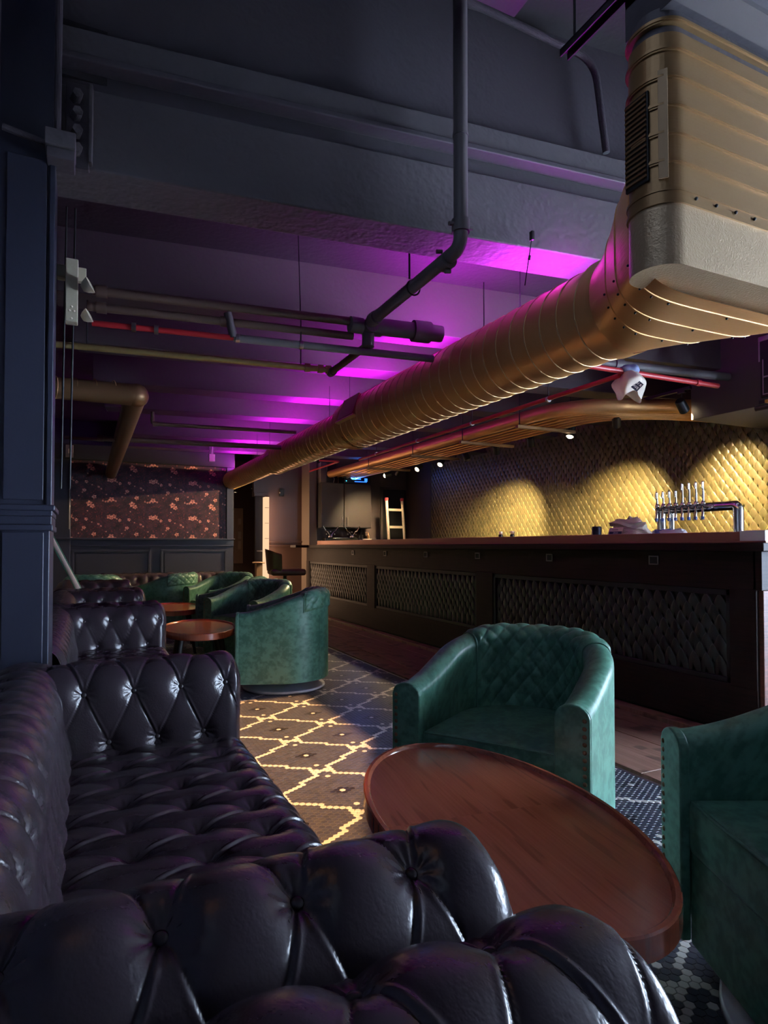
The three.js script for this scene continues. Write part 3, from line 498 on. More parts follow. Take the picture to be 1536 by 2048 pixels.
  part('seam_band', merge([flat(0.006, 2.04, 2.048), flat(0.003, 2.048, 2.075), flat(0.006, 2.075, 2.082)]), M.goldRiser, up);
  for (let k = 0; k < 8; k++) { const g = new THREE.SphereGeometry(0.005, 8, 6); g.translate(1.55 + k * 0.085, 2.062, -1.194); part('screw', g, M.black, up); }
  part('collar', flat(-0.012, 2.52, 2.61), M.paintDark, duct);
  part('collar_flange', bx(1.4, 2.6, 2.585, 2.6, 1.1, 1.18), M.pipeGrey, duct);
  const gr = part('grille', rbx(1.427, 1.436, 2.115, 2.375, 1.252, 1.335, 0.003), M.black, duct);
  for (let k = 0; k < 17; k++) part('slat', bx(1.4225, 1.429, 2.128 + k * 0.0145, 2.134 + k * 0.0145, 1.256, 1.331), M.bronze, gr);
  part('tape_strip', (() => { const g = new RoundedBoxGeometry(0.004, 0.31, 0.026, 1, 0.001); g.rotateY(Math.PI / 4 - 0.12); g.translate(1.452, 2.265, -1.221); return g; })(), mat([0.55, 0.38, 0.2], 0.6), duct);
  // purple light tape lying along the top of the duct
  const led = thing('light_strip', 'glowing purple light strip lying along the top of the gold duct', 'light strip');
  const purple = lin(0.78, 0.008, 1);
  const em = new THREE.MeshStandardMaterial({ color: 0x111111, emissive: purple, emissiveIntensity: 3 });
  for (const [d0, d1, y] of [[2.1, 4.45, DY + 0.187], [4.75, 6.75, DY + 0.148], [7.0, 9.1, DY + 0.1225]]) {
    part('led_tape', bx(DX + 0.03, DX + 0.05, y, y + 0.008, d0, d1), em, led);
    const l = new THREE.RectAreaLight(purple, LED, 0.02, d1 - d0); l.position.set(DX + 0.04, y + 0.012, -(d0 + d1) / 2); l.rotation.x = Math.PI / 2; l.name = 'led_glow'; led.add(l);
  }
}
// ---------------------------------------------------------------- pipes under the ceiling
{
  const g = thing('drain_pipe', 'grey drain pipe dropping beside the beam and turning back under it', 'pipe');
  const X = 1.345, D = 2.1;
  part('pipe_run', pipe([W(X, 5.3, D), W(X, 2.275, D), W(X, 2.26, 2.98)], 0.0285, 0.055, 18), M.pipeGrey, g);
  for (const [a, d, l] of [[W(X, 2.36, D), V(0, 1, 0), 0.05], [W(X, 2.262, 2.21), V(0, 0, 1), 0.05], [W(X, 2.26, 2.92), V(0, 0, 1), 0.06], [W(X, 2.73, D), V(0, 1, 0), 0.012]]) part('coupling', collar(a, d, l > 0.02 ? 0.036 : 0.031, l), M.pipeGrey, g);
  for (const [x, y, d] of [[X - 0.042, 2.36, D], [X + 0.042, 2.36, D], [X - 0.04, 2.29, 2.2], [X, 2.215, 2.2]]) part('clamp_bolt', rod(W(x - 0.012, y, d), W(x + 0.012, y + 0.004, d), 0.009, 0.009, 8), M.pipeGrey, g);
  part('hanger', rod(W(X - 0.02, 2.3, 2.5), W(X - 0.02, 2.42, 2.5), 0.005), M.black, g);
  part('hanger_loop', (() => { const t = new THREE.TorusGeometry(0.034, 0.004, 6, 24); t.translate(X, 2.262, -2.5); return t; })(), M.black, g);
  part('tee', merge([collar(W(X - 0.06, 2.25, 3.03), V(1, 0, 0), 0.042, 0.07), collar(W(X + 0.01, 2.25, 3.02), V(0, 0, 1), 0.04, 0.09), collar(W(X + 0.06, 2.25, 3.03), V(1, 0, 0), 0.042, 0.05), collar(W(X + 0.01, 2.19, 3.03), V(0, 1, 0), 0.033, 0.09)]), M.pipeGrey, g);
  const dn = part('branch', pipe([W(X + 0.01, 2.22, 3.03), W(X + 0.01, 2.155, 3.05), W(X + 0.0, 2.14, 3.56)], 0.02, 0.04), M.pipeBrown, g);
  part('elbow', collar(W(X, 2.14, 3.55), V(0, 0, 1), 0.026, 0.05), M.pipeGrey, dn);
}
const skewPipe = (x0, x1, y, d, r) => pipe([W(x0, y, d - 0.117 * x0), W(x1, y, d - 0.117 * x1)], r, 0.05, 14);
const crossPipe = (name, label, x0, x1, y, d, r, m, joints = []) => { const t = thing(name, label, 'pipe'); part('pipe_run', skewPipe(x0, x1, y, d, r), m, t); for (const x of joints) part('coupling', collar(W(x, y, d - 0.117 * x), V(1, 0, 0.117), r * 1.3, r * 2.2), m, t); return t; };
crossPipe('ceiling_pipe', 'upper brown pipe of the bundle left of the drain pipe tee', 0.02, 1.28, 2.27, 3.19, 0.022, M.pipeBrown, [0.06]);
crossPipe('ceiling_pipe', 'lower brown pipe of the bundle left of the drain pipe tee', 0.0, 1.28, 2.2, 3.21, 0.02, M.pipeBrown, [0.06, 0.62]);
crossPipe('ceiling_pipe', 'thick grey pipe running right from the drain pipe tee', 1.4, 1.78, 2.26, 3.19, 0.045, M.pipeGrey, [1.66]);
{ const t = thing('sprinkler_pipe', 'bright red sprinkler pipe at the left below the brown bundle', 'pipe');
  part('pipe_run', skewPipe(0.02, 0.66, 2.12, 3.2, 0.014), M.pipeRed, t); part('dark_pipe_run', merge([skewPipe(0.66, 1.735, 2.12, 3.2, 0.02), pipe([W(0.66, 2.12, 3.12), W(0.63, 2.24, 3.12)], 0.02)]), M.pipeGrey, t);
  for (const x of [0.2, 0.3, 0.68, 1.0]) part('clamp', collar(W(x, 2.12, 3.2 - 0.117 * x), V(1, 0, 0.117), 0.022, 0.02), M.steel, t); part('hanger_wire', rod(W(1.0, 2.12, 3.08), W(0.98, 2.75, 3.08), 0.003, 0.003, 6), M.black, t); }
{ const t = thing('ceiling_pipe', 'long brass coloured pipe crossing under the first bay', 'pipe');
  part('pipe_run', skewPipe(-0.42, 1.345, 2.155, 3.72, 0.018), M.pipeBrass, t); for (const x of [1.2, 1.28, 1.33]) part('coupling', collar(W(x, 2.155, 3.72 - 0.117 * x), V(1, 0, 0.117), 0.026, 0.03), M.pipeBrass, t); part('hanger_rod', rod(W(1.16, 2.17, 3.585), W(1.16, 2.75, 3.585), 0.004), M.black, t); part('hanger_rod', rod(W(0.0, 2.17, 3.72), W(0.0, 2.75, 3.72), 0.004), M.black, t); }
{ const t = thing('ceiling_pipe', 'thin pipe with an upturned end right of the brown duct', 'pipe');
  part('pipe_run', pipe([W(0.5, 2.2, 5.52), W(0.5, 2.1, 5.52), W(1.7, 2.1, 5.38)], 0.016, 0.03), M.pipeBrown, t); part('coupling', collar(W(0.52, 2.1, 5.515), V(1, 0, 0.1), 0.022, 0.04), M.pipeBrown, t); }
crossPipe('ceiling_pipe', 'pale brown pipe crossing behind the bent brown duct', 0.1, 1.77, 2.07, 6.3, 0.024, M.pipeBrown, [0.12]);
crossPipe('ceiling_pipe', 'thin grey pipe crossing high before the wallpaper', -0.2, 1.9, 2.2, 7.2, 0.018, M.pipeBrown, [0.4]);
{ const t = thing('switch_box', 'small switch box on the header above the wallpaper', 'junction box'); part('box_body', rbx(1.52, 1.6, 2.24, 2.34, 8.72, 8.78, 0.005), M.cream, t); part('conduit', pipe([W(1.56, 2.34, 8.75), W(1.57, 2.45, 8.75), W(1.57, 2.6, 8.75)], 0.006, 0.02, 8), M.cream, t); part('mounting_strap', rbx(1.53, 1.59, 2.34, 2.62, 8.77, 8.79, 0.002, 1), M.pipeGrey, t); }
{ const t = thing('bent_duct', 'brown spiral duct bending from the left wall towards the wallpaper', 'duct');
  part('cross_leg', pipe([W(-0.395, 2.12, 4.62), W(0.3, 2.1, 4.52), W(0.31, 2.06, 9.2)], 0.072, 0.02, 24), M.bronze, t);
  for (let k = 0; k < 5; k++) part('spiral_seam', (() => { const g = new THREE.TorusGeometry(0.073, 0.003, 6, 30); g.rotateY(Math.PI / 2 + 0.25); g.translate(-0.3 + k * 0.115, 2.115, -4.6 + k * 0.014); return g; })(), M.goldSeam, t);
  part('elbow', (() => { const g = new THREE.SphereGeometry(0.08, 20, 14); g.translate(0.305, 2.1, -4.53); return g; })(), M.bronze, t); }
{ const t = thing('conduit', 'pair of thin conduits running down beside the column', 'conduit');
  part('upper_tube', pipe([W(-0.088, 5.3, 2.3), W(-0.095, 2.437, 2.3)], 0.011), M.paintDark, t);
  for (const [x, d] of [[-0.075, 2.66], [-0.045, 2.66]]) part('lower_tube', pipe([W(x, 2.38, d), W(x - 0.01, 1.3, d + 0.03)], 0.0038, 0.02, 10), M.black, t); }
{ const t = thing('junction_box', 'dark junction box under the end of the great beam', 'junction box'); part('box_body', rbx(-0.13, -0.04, 2.38, 2.435, 2.26, 2.36, 0.004), M.plasterBeam, t); part('lower_box', rbx(-0.125, -0.042, 2.345, 2.38, 2.27, 2.36, 0.004), M.paintDark, t); part('flex_conduit', (() => { const pts = []; for (let k = 0; k <= 10; k++) pts.push(W(-0.13 - k * 0.012, 2.4 + 0.002 * k, 2.3)); return new THREE.TubeGeometry(new THREE.CatmullRomCurve3(pts), 20, 0.011, 8); })(), M.paintDark, t); }
{ // emergency light on the side of the column
  const t = thing('emergency_light', 'cream emergency light unit with two lamp heads on the column', 'emergency light');
  const mC = mat([0.42, 0.37, 0.27], 0.5);
  part('housing', rbx(-0.075, -0.032, 1.912, 2.15, 2.575, 2.62, 0.004), mC, t);
  part('back_bracket', rbx(-0.105, -0.005, 2.085, 2.14, 2.622, 2.645, 0.003), mC, t);
  part('strap', rbx(-0.105, -0.05, 2.09, 2.13, 2.615, 2.645, 0.002, 1), mC, t);
  for (const [x, y, d, s] of [[-0.018, 2.035, 2.555, 1], [-0.018, 1.945, 2.62, 0.9]]) { const h = part('lamp_head', (() => { const l = lathe([[0, 0], [0.012, 0], [0.022, 0.012], [0.03, 0.032], [0.028, 0.034], [0.02, 0.02], [0, 0.016]], 24); l.scale(s, s, s); l.rotateZ(-1.1); l.rotateY(-0.3); l.translate(x, y, -d); return l; })(), mC, t); part('lens', (() => { const l = new THREE.CircleGeometry(0.026 * s, 20); l.rotateX(-Math.PI / 2); l.translate(0, 0.028 * s, 0); l.rotateZ(-1.1); l.rotateY(-0.3); l.translate(x, y, -d); return l; })(), M.steel, h); }
  const scr = mat([0.7, 0.62, 0.5], 0.3);
  for (const [x, y] of [[-0.053, 1.968], [-0.06, 1.953], [-0.045, 1.953], [-0.053, 1.924]]) part('indicator', (() => { const l = new THREE.SphereGeometry(0.0045, 10, 6); l.scale(1, 1, 0.4); l.translate(x, y, -2.574); return l; })(), scr, t);
}
{ // channel hanging behind the upright duct and pipe along the bulkhead
  const t = thing('hanging_channel', 'dark steel channel hanging beside the upright gold duct top', 'channel'); part('channel', merge([bx(1.63, 1.672, 2.985, 2.99, 1.35, 1.84), bx(1.63, 1.635, 2.96, 2.99, 1.35, 1.84), bx(1.667, 1.672, 2.96, 2.99, 1.35, 1.84)]), M.black, t); part('hanger_rod', rod(W(1.65, 2.985, 1.5), W(1.65, 3.45, 1.5), 0.005), M.black, t); part('hanger_rod', rod(W(1.65, 2.985, 1.78), W(1.65, 3.45, 1.78), 0.005), M.black, t);
  solo('conduit', 'bent conduit high on the bulkhead behind the upright duct', 'conduit', pipe([W(1.45, 3.42, 2.22), W(2.1, 3.32, 2.14), W(2.16, 2.9, 2.13)], 0.016, 0.1), M.paintDark);
  const w = thing('wire_hanger', 'wire hanger with clamp hanging from the great beam over the duct', 'wire'); part('clamp', rbx(1.735, 1.75, 2.41, 2.45, 2.14, 2.16, 0.003), M.black, w); part('wire', rod(W(1.742, 2.23, 2.2), W(1.742, 2.42, 2.15), 0.0025, 0.0025, 6), M.black, w); part('ferrule', rod(W(1.742, 2.33, 2.17), W(1.742, 2.35, 2.165), 0.006, 0.006, 8), M.black, w);
}
// ---------------------------------------------------------------- over the bar: gold pipe bundle, red sprinkler line, light track
{
  const t = thing('pipe_bundle', 'gold painted bundle of pipes under the ceiling above the bar', 'pipe bundle');
  part('main_pipe', pipe([W(3.62, 2.26, 9.6), W(3.62, 2.25, 4.0), W(4.8, 2.25, 3.5), W(5.18, 2.25, 3.5)], 0.06, 0.45, 20), M.gold, t);
  for (let k = 0; k < 5; k++) part('conduit', pipe([W(3.75 + k * 0.08, 2.22 - k * 0.003, 9.6), W(3.75 + k * 0.08, 2.21 - k * 0.003, 4.0 + k * 0.015), W(4.85, 2.21 - k * 0.003, 3.58 + k * 0.045), W(5.17, 2.21 - k * 0.003, 3.58 + k * 0.045)], 0.0125, 0.4, 10), M.gold, t);
  for (const d of [4.55, 5.5, 6.6, 7.9]) { const s = part('support_channel', rbx(3.52, 4.2, 2.15, 2.178, d, d + 0.04, 0.003), M.bronze, t); for (const x of [3.55, 4.15]) part('hanger_rod', rod(W(x, 2.16, d + 0.02), W(x, 2.75, d + 0.02), 0.005), M.black, s); }
  const r = thing('sprinkler_pipe', 'red sprinkler pipe running the length of the bar ceiling', 'pipe'); part('pipe_run', pipe([W(3.06, 2.15, 7.1), W(3.06, 2.165, 2.92)], 0.016), M.pipeRed, r); for (const d of [3.6, 4.6, 5.6, 6.6]) { part('clamp', collar(W(3.06, 2.157, d), V(0, 0, 1), 0.021, 0.02), M.steel, r); part('hanger_rod', rod(W(3.06, 2.16, d), W(3.06, 2.75, d), 0.004), M.black, r); }
  const r2 = thing('sprinkler_pipe', 'red sprinkler pipe crossing above the bar behind the hanging bag', 'pipe'); part('pipe_run', pipe([W(2.2, 2.19, 2.92), W(3.95, 2.19, 2.89)], 0.017), M.pipeRed, r2); part('coupling', collar(W(3.75, 2.19, 2.892), V(1, 0, 0), 0.022, 0.04), M.pipeRed, r2);
  const r3 = thing('sprinkler_pipe', 'short red sprinkler pipe far off by the back cabinets', 'pipe'); part('pipe_run', pipe([W(3.3, 2.3, 9.7), W(3.3, 2.3, 8.4), W(3.0, 2.3, 8.4)], 0.014, 0.03), M.pipeRed, r3);
  crossPipe('ceiling_pipe', 'dark pipe crossing behind the hanging bag over the bar', 2.3, 4.28, 2.33, 3.55, 0.03, M.pipeGrey, [3.3]);
  // bag wrapped round a sprinkler head
  const b = thing('plastic_bag', 'translucent printed plastic bag tied over the sprinkler pipe', 'bag');
  const bagM = new THREE.MeshPhysicalMaterial({ color: lin(0.62, 0.52, 0.42), roughness: 0.55, transmission: 0.25, thickness: 0, side: THREE.DoubleSide });
  part('bag_body', gridMesh(48, 24, (u, v) => { const f = u * 2 * Math.PI, y = 2.215 - v * 0.185; let r = 0.045 + 0.055 * smooth(0.08, 0.55, v) - 0.01 * smooth(0.7, 1, v); r *= 1 + 0.12 * Math.sin(3 * f + v * 2) + 0.05 * Math.sin(7 * f + 4 * v); const fl = 1 - 0.45 * smooth(0.5, 1, v); return [3.12 + r * Math.cos(f), y - 0.03 * v * Math.cos(2 * f), -2.9 + r * Math.sin(f) * fl]; }, true), bagM, b);
  part('blue_knot', gridMesh(32, 10, (u, v) => { const f = u * 2 * Math.PI; const r = (0.05 + 0.014 * Math.sin(v * Math.PI)) * (1 + 0.1 * Math.sin(5 * f)); return [3.12 + r * Math.cos(f), 2.225 - v * 0.045, -2.9 + r * Math.sin(f)]; }, true), mat([0.16, 0.2, 0.36], 0.5), b);
  const cv = document.createElement('canvas'); cv.width = 128; cv.height = 128; const x = cv.getContext('2d'); x.fillStyle = '#1d1b30'; x.fillRect(0, 0, 128, 128); x.fillStyle = '#d8cbc0'; x.font = 'bold 46px sans-serif'; x.textAlign = 'center'; x.fillText('Dol R', 62, 52); x.fillText('SAVE', 62, 104);
  const tx = new THREE.CanvasTexture(cv); tx.colorSpace = THREE.SRGBColorSpace;
  part('printed_label', (() => { const g = new THREE.BoxGeometry(0.06, 0.06, 0.002); g.rotateZ(-0.75); g.rotateY(-0.62); g.translate(3.096, 2.085, -2.82); return g; })(), mat([1, 1, 1], 0.6, 0, { map: tx }), b);
  // light track with spot heads
  const tk = thing('light_track', 'black ceiling light track above the bar', 'track'); part('rail', rbx(4.185, 4.215, 2.29, 2.315, 3.3, 8.9, 0.004), M.black, tk); for (const d of [4, 5.6, 7.2, 8.6]) part('hanger_rod', rod(W(4.2, 2.31, d), W(4.2, 2.75, d), 0.004), M.black, tk);
  const warm = lin(1, 0.72, 0.36);
  const bulb = new THREE.MeshStandardMaterial({ color: 0x222222, emissive: lin(1, 0.8, 0.5), emissiveIntensity: 9 });
  const off = mat([0.05, 0.05, 0.05], 0.3);
  const ord = ['nearest', 'second', 'third', 'fourth', 'fifth', 'sixth', 'seventh', 'eighth', 'ninth', 'farthest'];
  // distance, aim (X, Y, D), strength
  [[3.38, 5.2, 1.35, 3.62, 34], [4.05, 5.2, 1.1, 5.0, 60], [4.62, 3.75, 1.0, 4.5, 60], [5.22, 5.2, 0.9, 6.2, 5], [5.83, 5.2, 1.0, 7.0, 60], [6.45, 0, 0, 0, 0], [7.04, 2.6, 0.4, 6.2, 26], [7.65, 2.0, 0.5, 6.9, 40], [8.28, 4.3, 1.1, 9.8, 16], [8.65, 1.2, 1.3, 9.2, 90]].forEach(([d, ax, ay, ad, cd], k) => {
    const t = thing('spotlight', ord[k] + ' black track spotlight from the viewer above the bar', 'spotlight', [4.2, 0, -d], 0, 'spotlights on the bar track');
    part('stem', rod(V(0, 2.2, 0), V(0, 2.3, 0), 0.007), M.black, t); part('adapter', (() => { const g = new RoundedBoxGeometry(0.03, 0.025, 0.07, 1, 0.004); g.translate(0, 2.285, 0); return g; })(), M.black, t);
    const to = cd ? V(ax - 4.2, ay - 2.17, d - ad) : V(0.2, -0.8, 0.3); const dir = to.clone().normalize(), at = V(0, 2.175, 0);
    const q = new THREE.Quaternion().setFromUnitVectors(V(0, 1, 0), dir); const can = lathe([[0, -0.06], [0.028, -0.06], [0.036, -0.05], [0.039, 0.05], [0.037, 0.053], [0.034, 0.04], [0, 0.036]], 20); can.applyQuaternion(q); can.translate(at.x, at.y, at.z); part('can', can, M.black, t);
    const lens = lathe([[0, 0.066], [0.02, 0.062], [0.0335, 0.047]], 20); lens.applyQuaternion(q); lens.translate(at.x, at.y, at.z); part('lens', lens, cd ? bulb : off, t);
    if (cd) { const s = new THREE.SpotLight(warm, cd * SPOT, 0, ax > 5 ? 0.56 : 0.55, 1, 2); s.position.copy(at).addScaledVector(dir, 0.08); s.target.position.copy(at).addScaledVector(dir, 2); s.castShadow = true; s.shadow.radius = 1; s.name = 'spot_beam'; t.add(s, s.target); }
  });
}
// ---------------------------------------------------------------- fish-scale tiles
function scaleTile(w, h, out) { // pointed arch in the x-y plane, proud at the tip, looking to +z
  const prof = [[-0.5, -0.32], [-0.5, 0.3], [-0.44, 0.56], [-0.3, 0.76], [-0.13, 0.92], [0, 1], [0.13, 0.92], [0.3, 0.76], [0.44, 0.56], [0.5, 0.3], [0.5, -0.32]];
  const z = (y) => out * (0.15 + 0.85 * y), e = prof.map(([x, y]) => V(x * w * 0.97, y * h, z(y))), r = prof.map(([x, y]) => V(x * w * 0.86, 0.02 * h + y * h * 0.93, z(y) + 0.003)), n = prof.map(([x, y]) => V(x * w * 0.52, 0.06 * h + y * h * 0.72, z(y * 0.75) + 0.009)), b = e.map((q) => V(q.x, q.y, -0.004));
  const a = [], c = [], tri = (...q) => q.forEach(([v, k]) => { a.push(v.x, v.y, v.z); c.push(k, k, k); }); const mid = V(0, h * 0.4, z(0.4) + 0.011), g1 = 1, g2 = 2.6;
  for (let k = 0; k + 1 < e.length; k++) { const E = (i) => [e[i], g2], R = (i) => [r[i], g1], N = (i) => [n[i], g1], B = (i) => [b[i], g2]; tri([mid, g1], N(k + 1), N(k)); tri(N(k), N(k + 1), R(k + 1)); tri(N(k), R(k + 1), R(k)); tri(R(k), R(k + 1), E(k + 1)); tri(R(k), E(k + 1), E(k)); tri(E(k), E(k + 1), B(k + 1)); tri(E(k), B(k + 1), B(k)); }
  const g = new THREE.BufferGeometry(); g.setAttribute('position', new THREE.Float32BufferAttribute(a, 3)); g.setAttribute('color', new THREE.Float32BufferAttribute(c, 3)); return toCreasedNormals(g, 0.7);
}
function tileField(parent, spots, geo, mats, single, turn) { // spots: [x, y, z], nearest first
  const mx = new THREE.Matrix4(), rot = new THREE.Matrix4().makeRotationY(turn);
  spots.slice(0, single).forEach(([x, y, z]) => { const m = part('scale_tile', geo, mats[Math.floor(rnd() * mats.length)], parent); m.position.set(x, y, z); m.rotation.set(rr(-0.012, 0.012), turn + rr(-0.012, 0.012), 0); });
  const rest = spots.slice(single); if (!rest.length) return;
  const I = new THREE.InstancedMesh(geo, mats[0].clone(), rest.length); I.material.color.setRGB(1, 1, 1); I.name = 'scale_tile_field'; I.userData = { kind: 'stuff' };
  const e = new THREE.Euler(), q = new THREE.Quaternion();
  rest.forEach(([x, y, z], k) => { e.set(rr(-0.012, 0.012), turn + rr(-0.012, 0.012), 0); I.setMatrixAt(k, mx.compose(V(x, y, z), q.setFromEuler(e), V(1, 1, 1))); I.setColorAt(k, mats[Math.floor(rnd() * mats.length)].color); });
  I.castShadow = I.receiveShadow = true; parent.add(I);
}
{
  const t = structGroup('tiled_wall', 'olive fish-scale tiled wall behind the bar', 'wall');
  part('backing', bx(5.18, 5.21, 0.8, 2.75, 2.6, 9.05), mat([0.05, 0.042, 0.02], 0.6), t);
  const w = 0.084, row = 0.056, spots = [];
  for (let j = 0; j < 32; j++) for (let i = 0; i < 78; i++) { const D = 2.66 + i * w + (j % 2 ? w / 2 : 0), y = 0.9 + j * row; if (D > 8.98) continue; if (D < 3.42 && y > 2.02) continue; if (y > 2.62) continue; spots.push([5.178, y, -D]); }
  const vis = (s) => s[1] > 1.1 && -s[2] > 3.4 ? 0 : 1; spots.sort((a, b) => (vis(a) - vis(b)) || ((-a[2]) - (-b[2])));
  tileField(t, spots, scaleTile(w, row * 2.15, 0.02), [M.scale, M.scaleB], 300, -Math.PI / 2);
}
// ---------------------------------------------------------------- the bar
const XB = 3.27;
{
  const b = thing('bar_cabinet', 'long dark wooden bar front with fish-scale panels', 'bar');
  part('carcass', bx(XB + 0.03, 4.0, 0, 1.05, 2.2, 9.77), M.black, b);
  part('top_board', rbx(XB, XB + 0.04, 0.835, 1.052, 2.18, 9.77, 0.004), M.woodDark, b);
  part('bottom_board', rbx(XB, XB + 0.04, 0.05, 0.31, 2.18, 9.77, 0.004), M.woodDark, b);
  part('kick_strip', rbx(XB - 0.075, XB + 0.02, 0, 0.035, 2.18, 9.77, 0.006), M.plank, b);
  const posts = [[2.18, 2.335], [4.6, 4.855], [7.1, 7.335], [9.64, 9.77]];
  for (const [a, c] of posts) part('post', rbx(XB - 0.004, XB + 0.04, 0.3, 0.845, a, c, 0.004), M.woodDark, b);
  const w = 0.086, row = 0.058, spots = [];
  for (let p = 0; p < 3; p++) {
    const d0 = posts[p][1], d1 = posts[p + 1][0];
    const pn = part('panel_frame', merge([rbx(XB + 0.006, XB + 0.035, 0.8, 0.835, d0, d1, 0.004), rbx(XB + 0.006, XB + 0.035, 0.31, 0.34, d0, d1, 0.004), rbx(XB + 0.006, XB + 0.035, 0.31, 0.835, d0, d0 + 0.03, 0.004), rbx(XB + 0.006, XB + 0.035, 0.31, 0.835, d1 - 0.03, d1, 0.004)]), M.black, b);
    for (let j = -1; j < 8; j++) for (let i = 0; i < 40; i++) { const D = d0 + 0.03 + w * 0.5 + i * w + (j & 1 ? w / 2 : 0), y = 0.335 + j * row; if (D > d1 - 0.03 - w * 0.4 || y < 0.325) continue; if (y + row * 2.15 > 0.83) continue; spots.push([XB + 0.027, y, -D]); }
  }
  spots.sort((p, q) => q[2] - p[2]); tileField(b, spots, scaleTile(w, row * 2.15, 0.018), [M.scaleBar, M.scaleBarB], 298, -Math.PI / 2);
  part('end_board', rbx(XB, 4.0, 0.84, 1.052, 2.15, 2.2, 0.004), M.woodDark, b);
  for (let k = 0; k < 5; k++) part('end_plank', rbx(XB + 0.02 + k * 0.145, XB + 0.16 + k * 0.145, 0.02, 0.84, 2.155, 2.2, 0.005), M.woodPost, b);
  // hooks under the counter
  for (const d of [2.85, 3.84, 4.83, 5.8, 6.8, 7.8]) { const f = part('hook_plate', (() => { const sh = new THREE.Shape(); sh.moveTo(-0.036, -0.028); sh.lineTo(0.036, -0.028); sh.lineTo(0.036, 0.028); sh.lineTo(-0.036, 0.028); sh.lineTo(-0.036, -0.028); const h = new THREE.Path(); h.moveTo(-0.03, -0.022); h.lineTo(-0.03, 0.022); h.lineTo(0.03, 0.022); h.lineTo(0.03, -0.022); h.lineTo(-0.03, -0.022); sh.holes.push(h); const g = new THREE.ExtrudeGeometry(sh, { depth: 0.006, bevelEnabled: true, bevelSize: 0.001, bevelThickness: 0.001, bevelSegments: 1 }); g.rotateY(-Math.PI / 2); g.translate(XB - 0.001, 0.99, -d); return g; })(), mat([0.3, 0.28, 0.28], 0.4, 0.6), b); part('socket', rbx(XB - 0.003, XB + 0.01, 0.966, 1.014, d - 0.031, d + 0.031, 0.002, 1), M.black, f); }
  const c = thing('bar_counter', 'dark bar counter top with raised copper rail', 'counter');
  part('slab', rbx(XB - 0.06, 4.05, 1.052, 1.098, 2.1, 9.79, 0.006), M.woodDark, c);
  part('end_shelf', rbx(3.0, XB - 0.05, 1.056, 1.096, 9.5, 9.79, 0.006), M.woodDark, c);
  part('copper_rail', rbx(XB - 0.01, XB + 0.12, 1.1, 1.16, 2.262, 9.22, 0.004), M.copper, c);
  part('rail_lip', rbx(XB - 0.022, XB + 0.0, 1.096, 1.108, 2.11, 9.22, 0.003), M.copper, c);
  for (let k = 0; k < 3; k++) part('end_rail', rbx(XB + 0.1, 4.02, 1.1 + k * 0.021, 1.116 + k * 0.021, 2.12, 2.16, 0.004), M.goldSeam, c);
  solo('rail_cover', 'white plastic cover on the near corner of the copper rail', 'cover', rbx(XB - 0.02, XB + 0.125, 1.099, 1.165, 2.115, 2.26, 0.005), M.white);
}
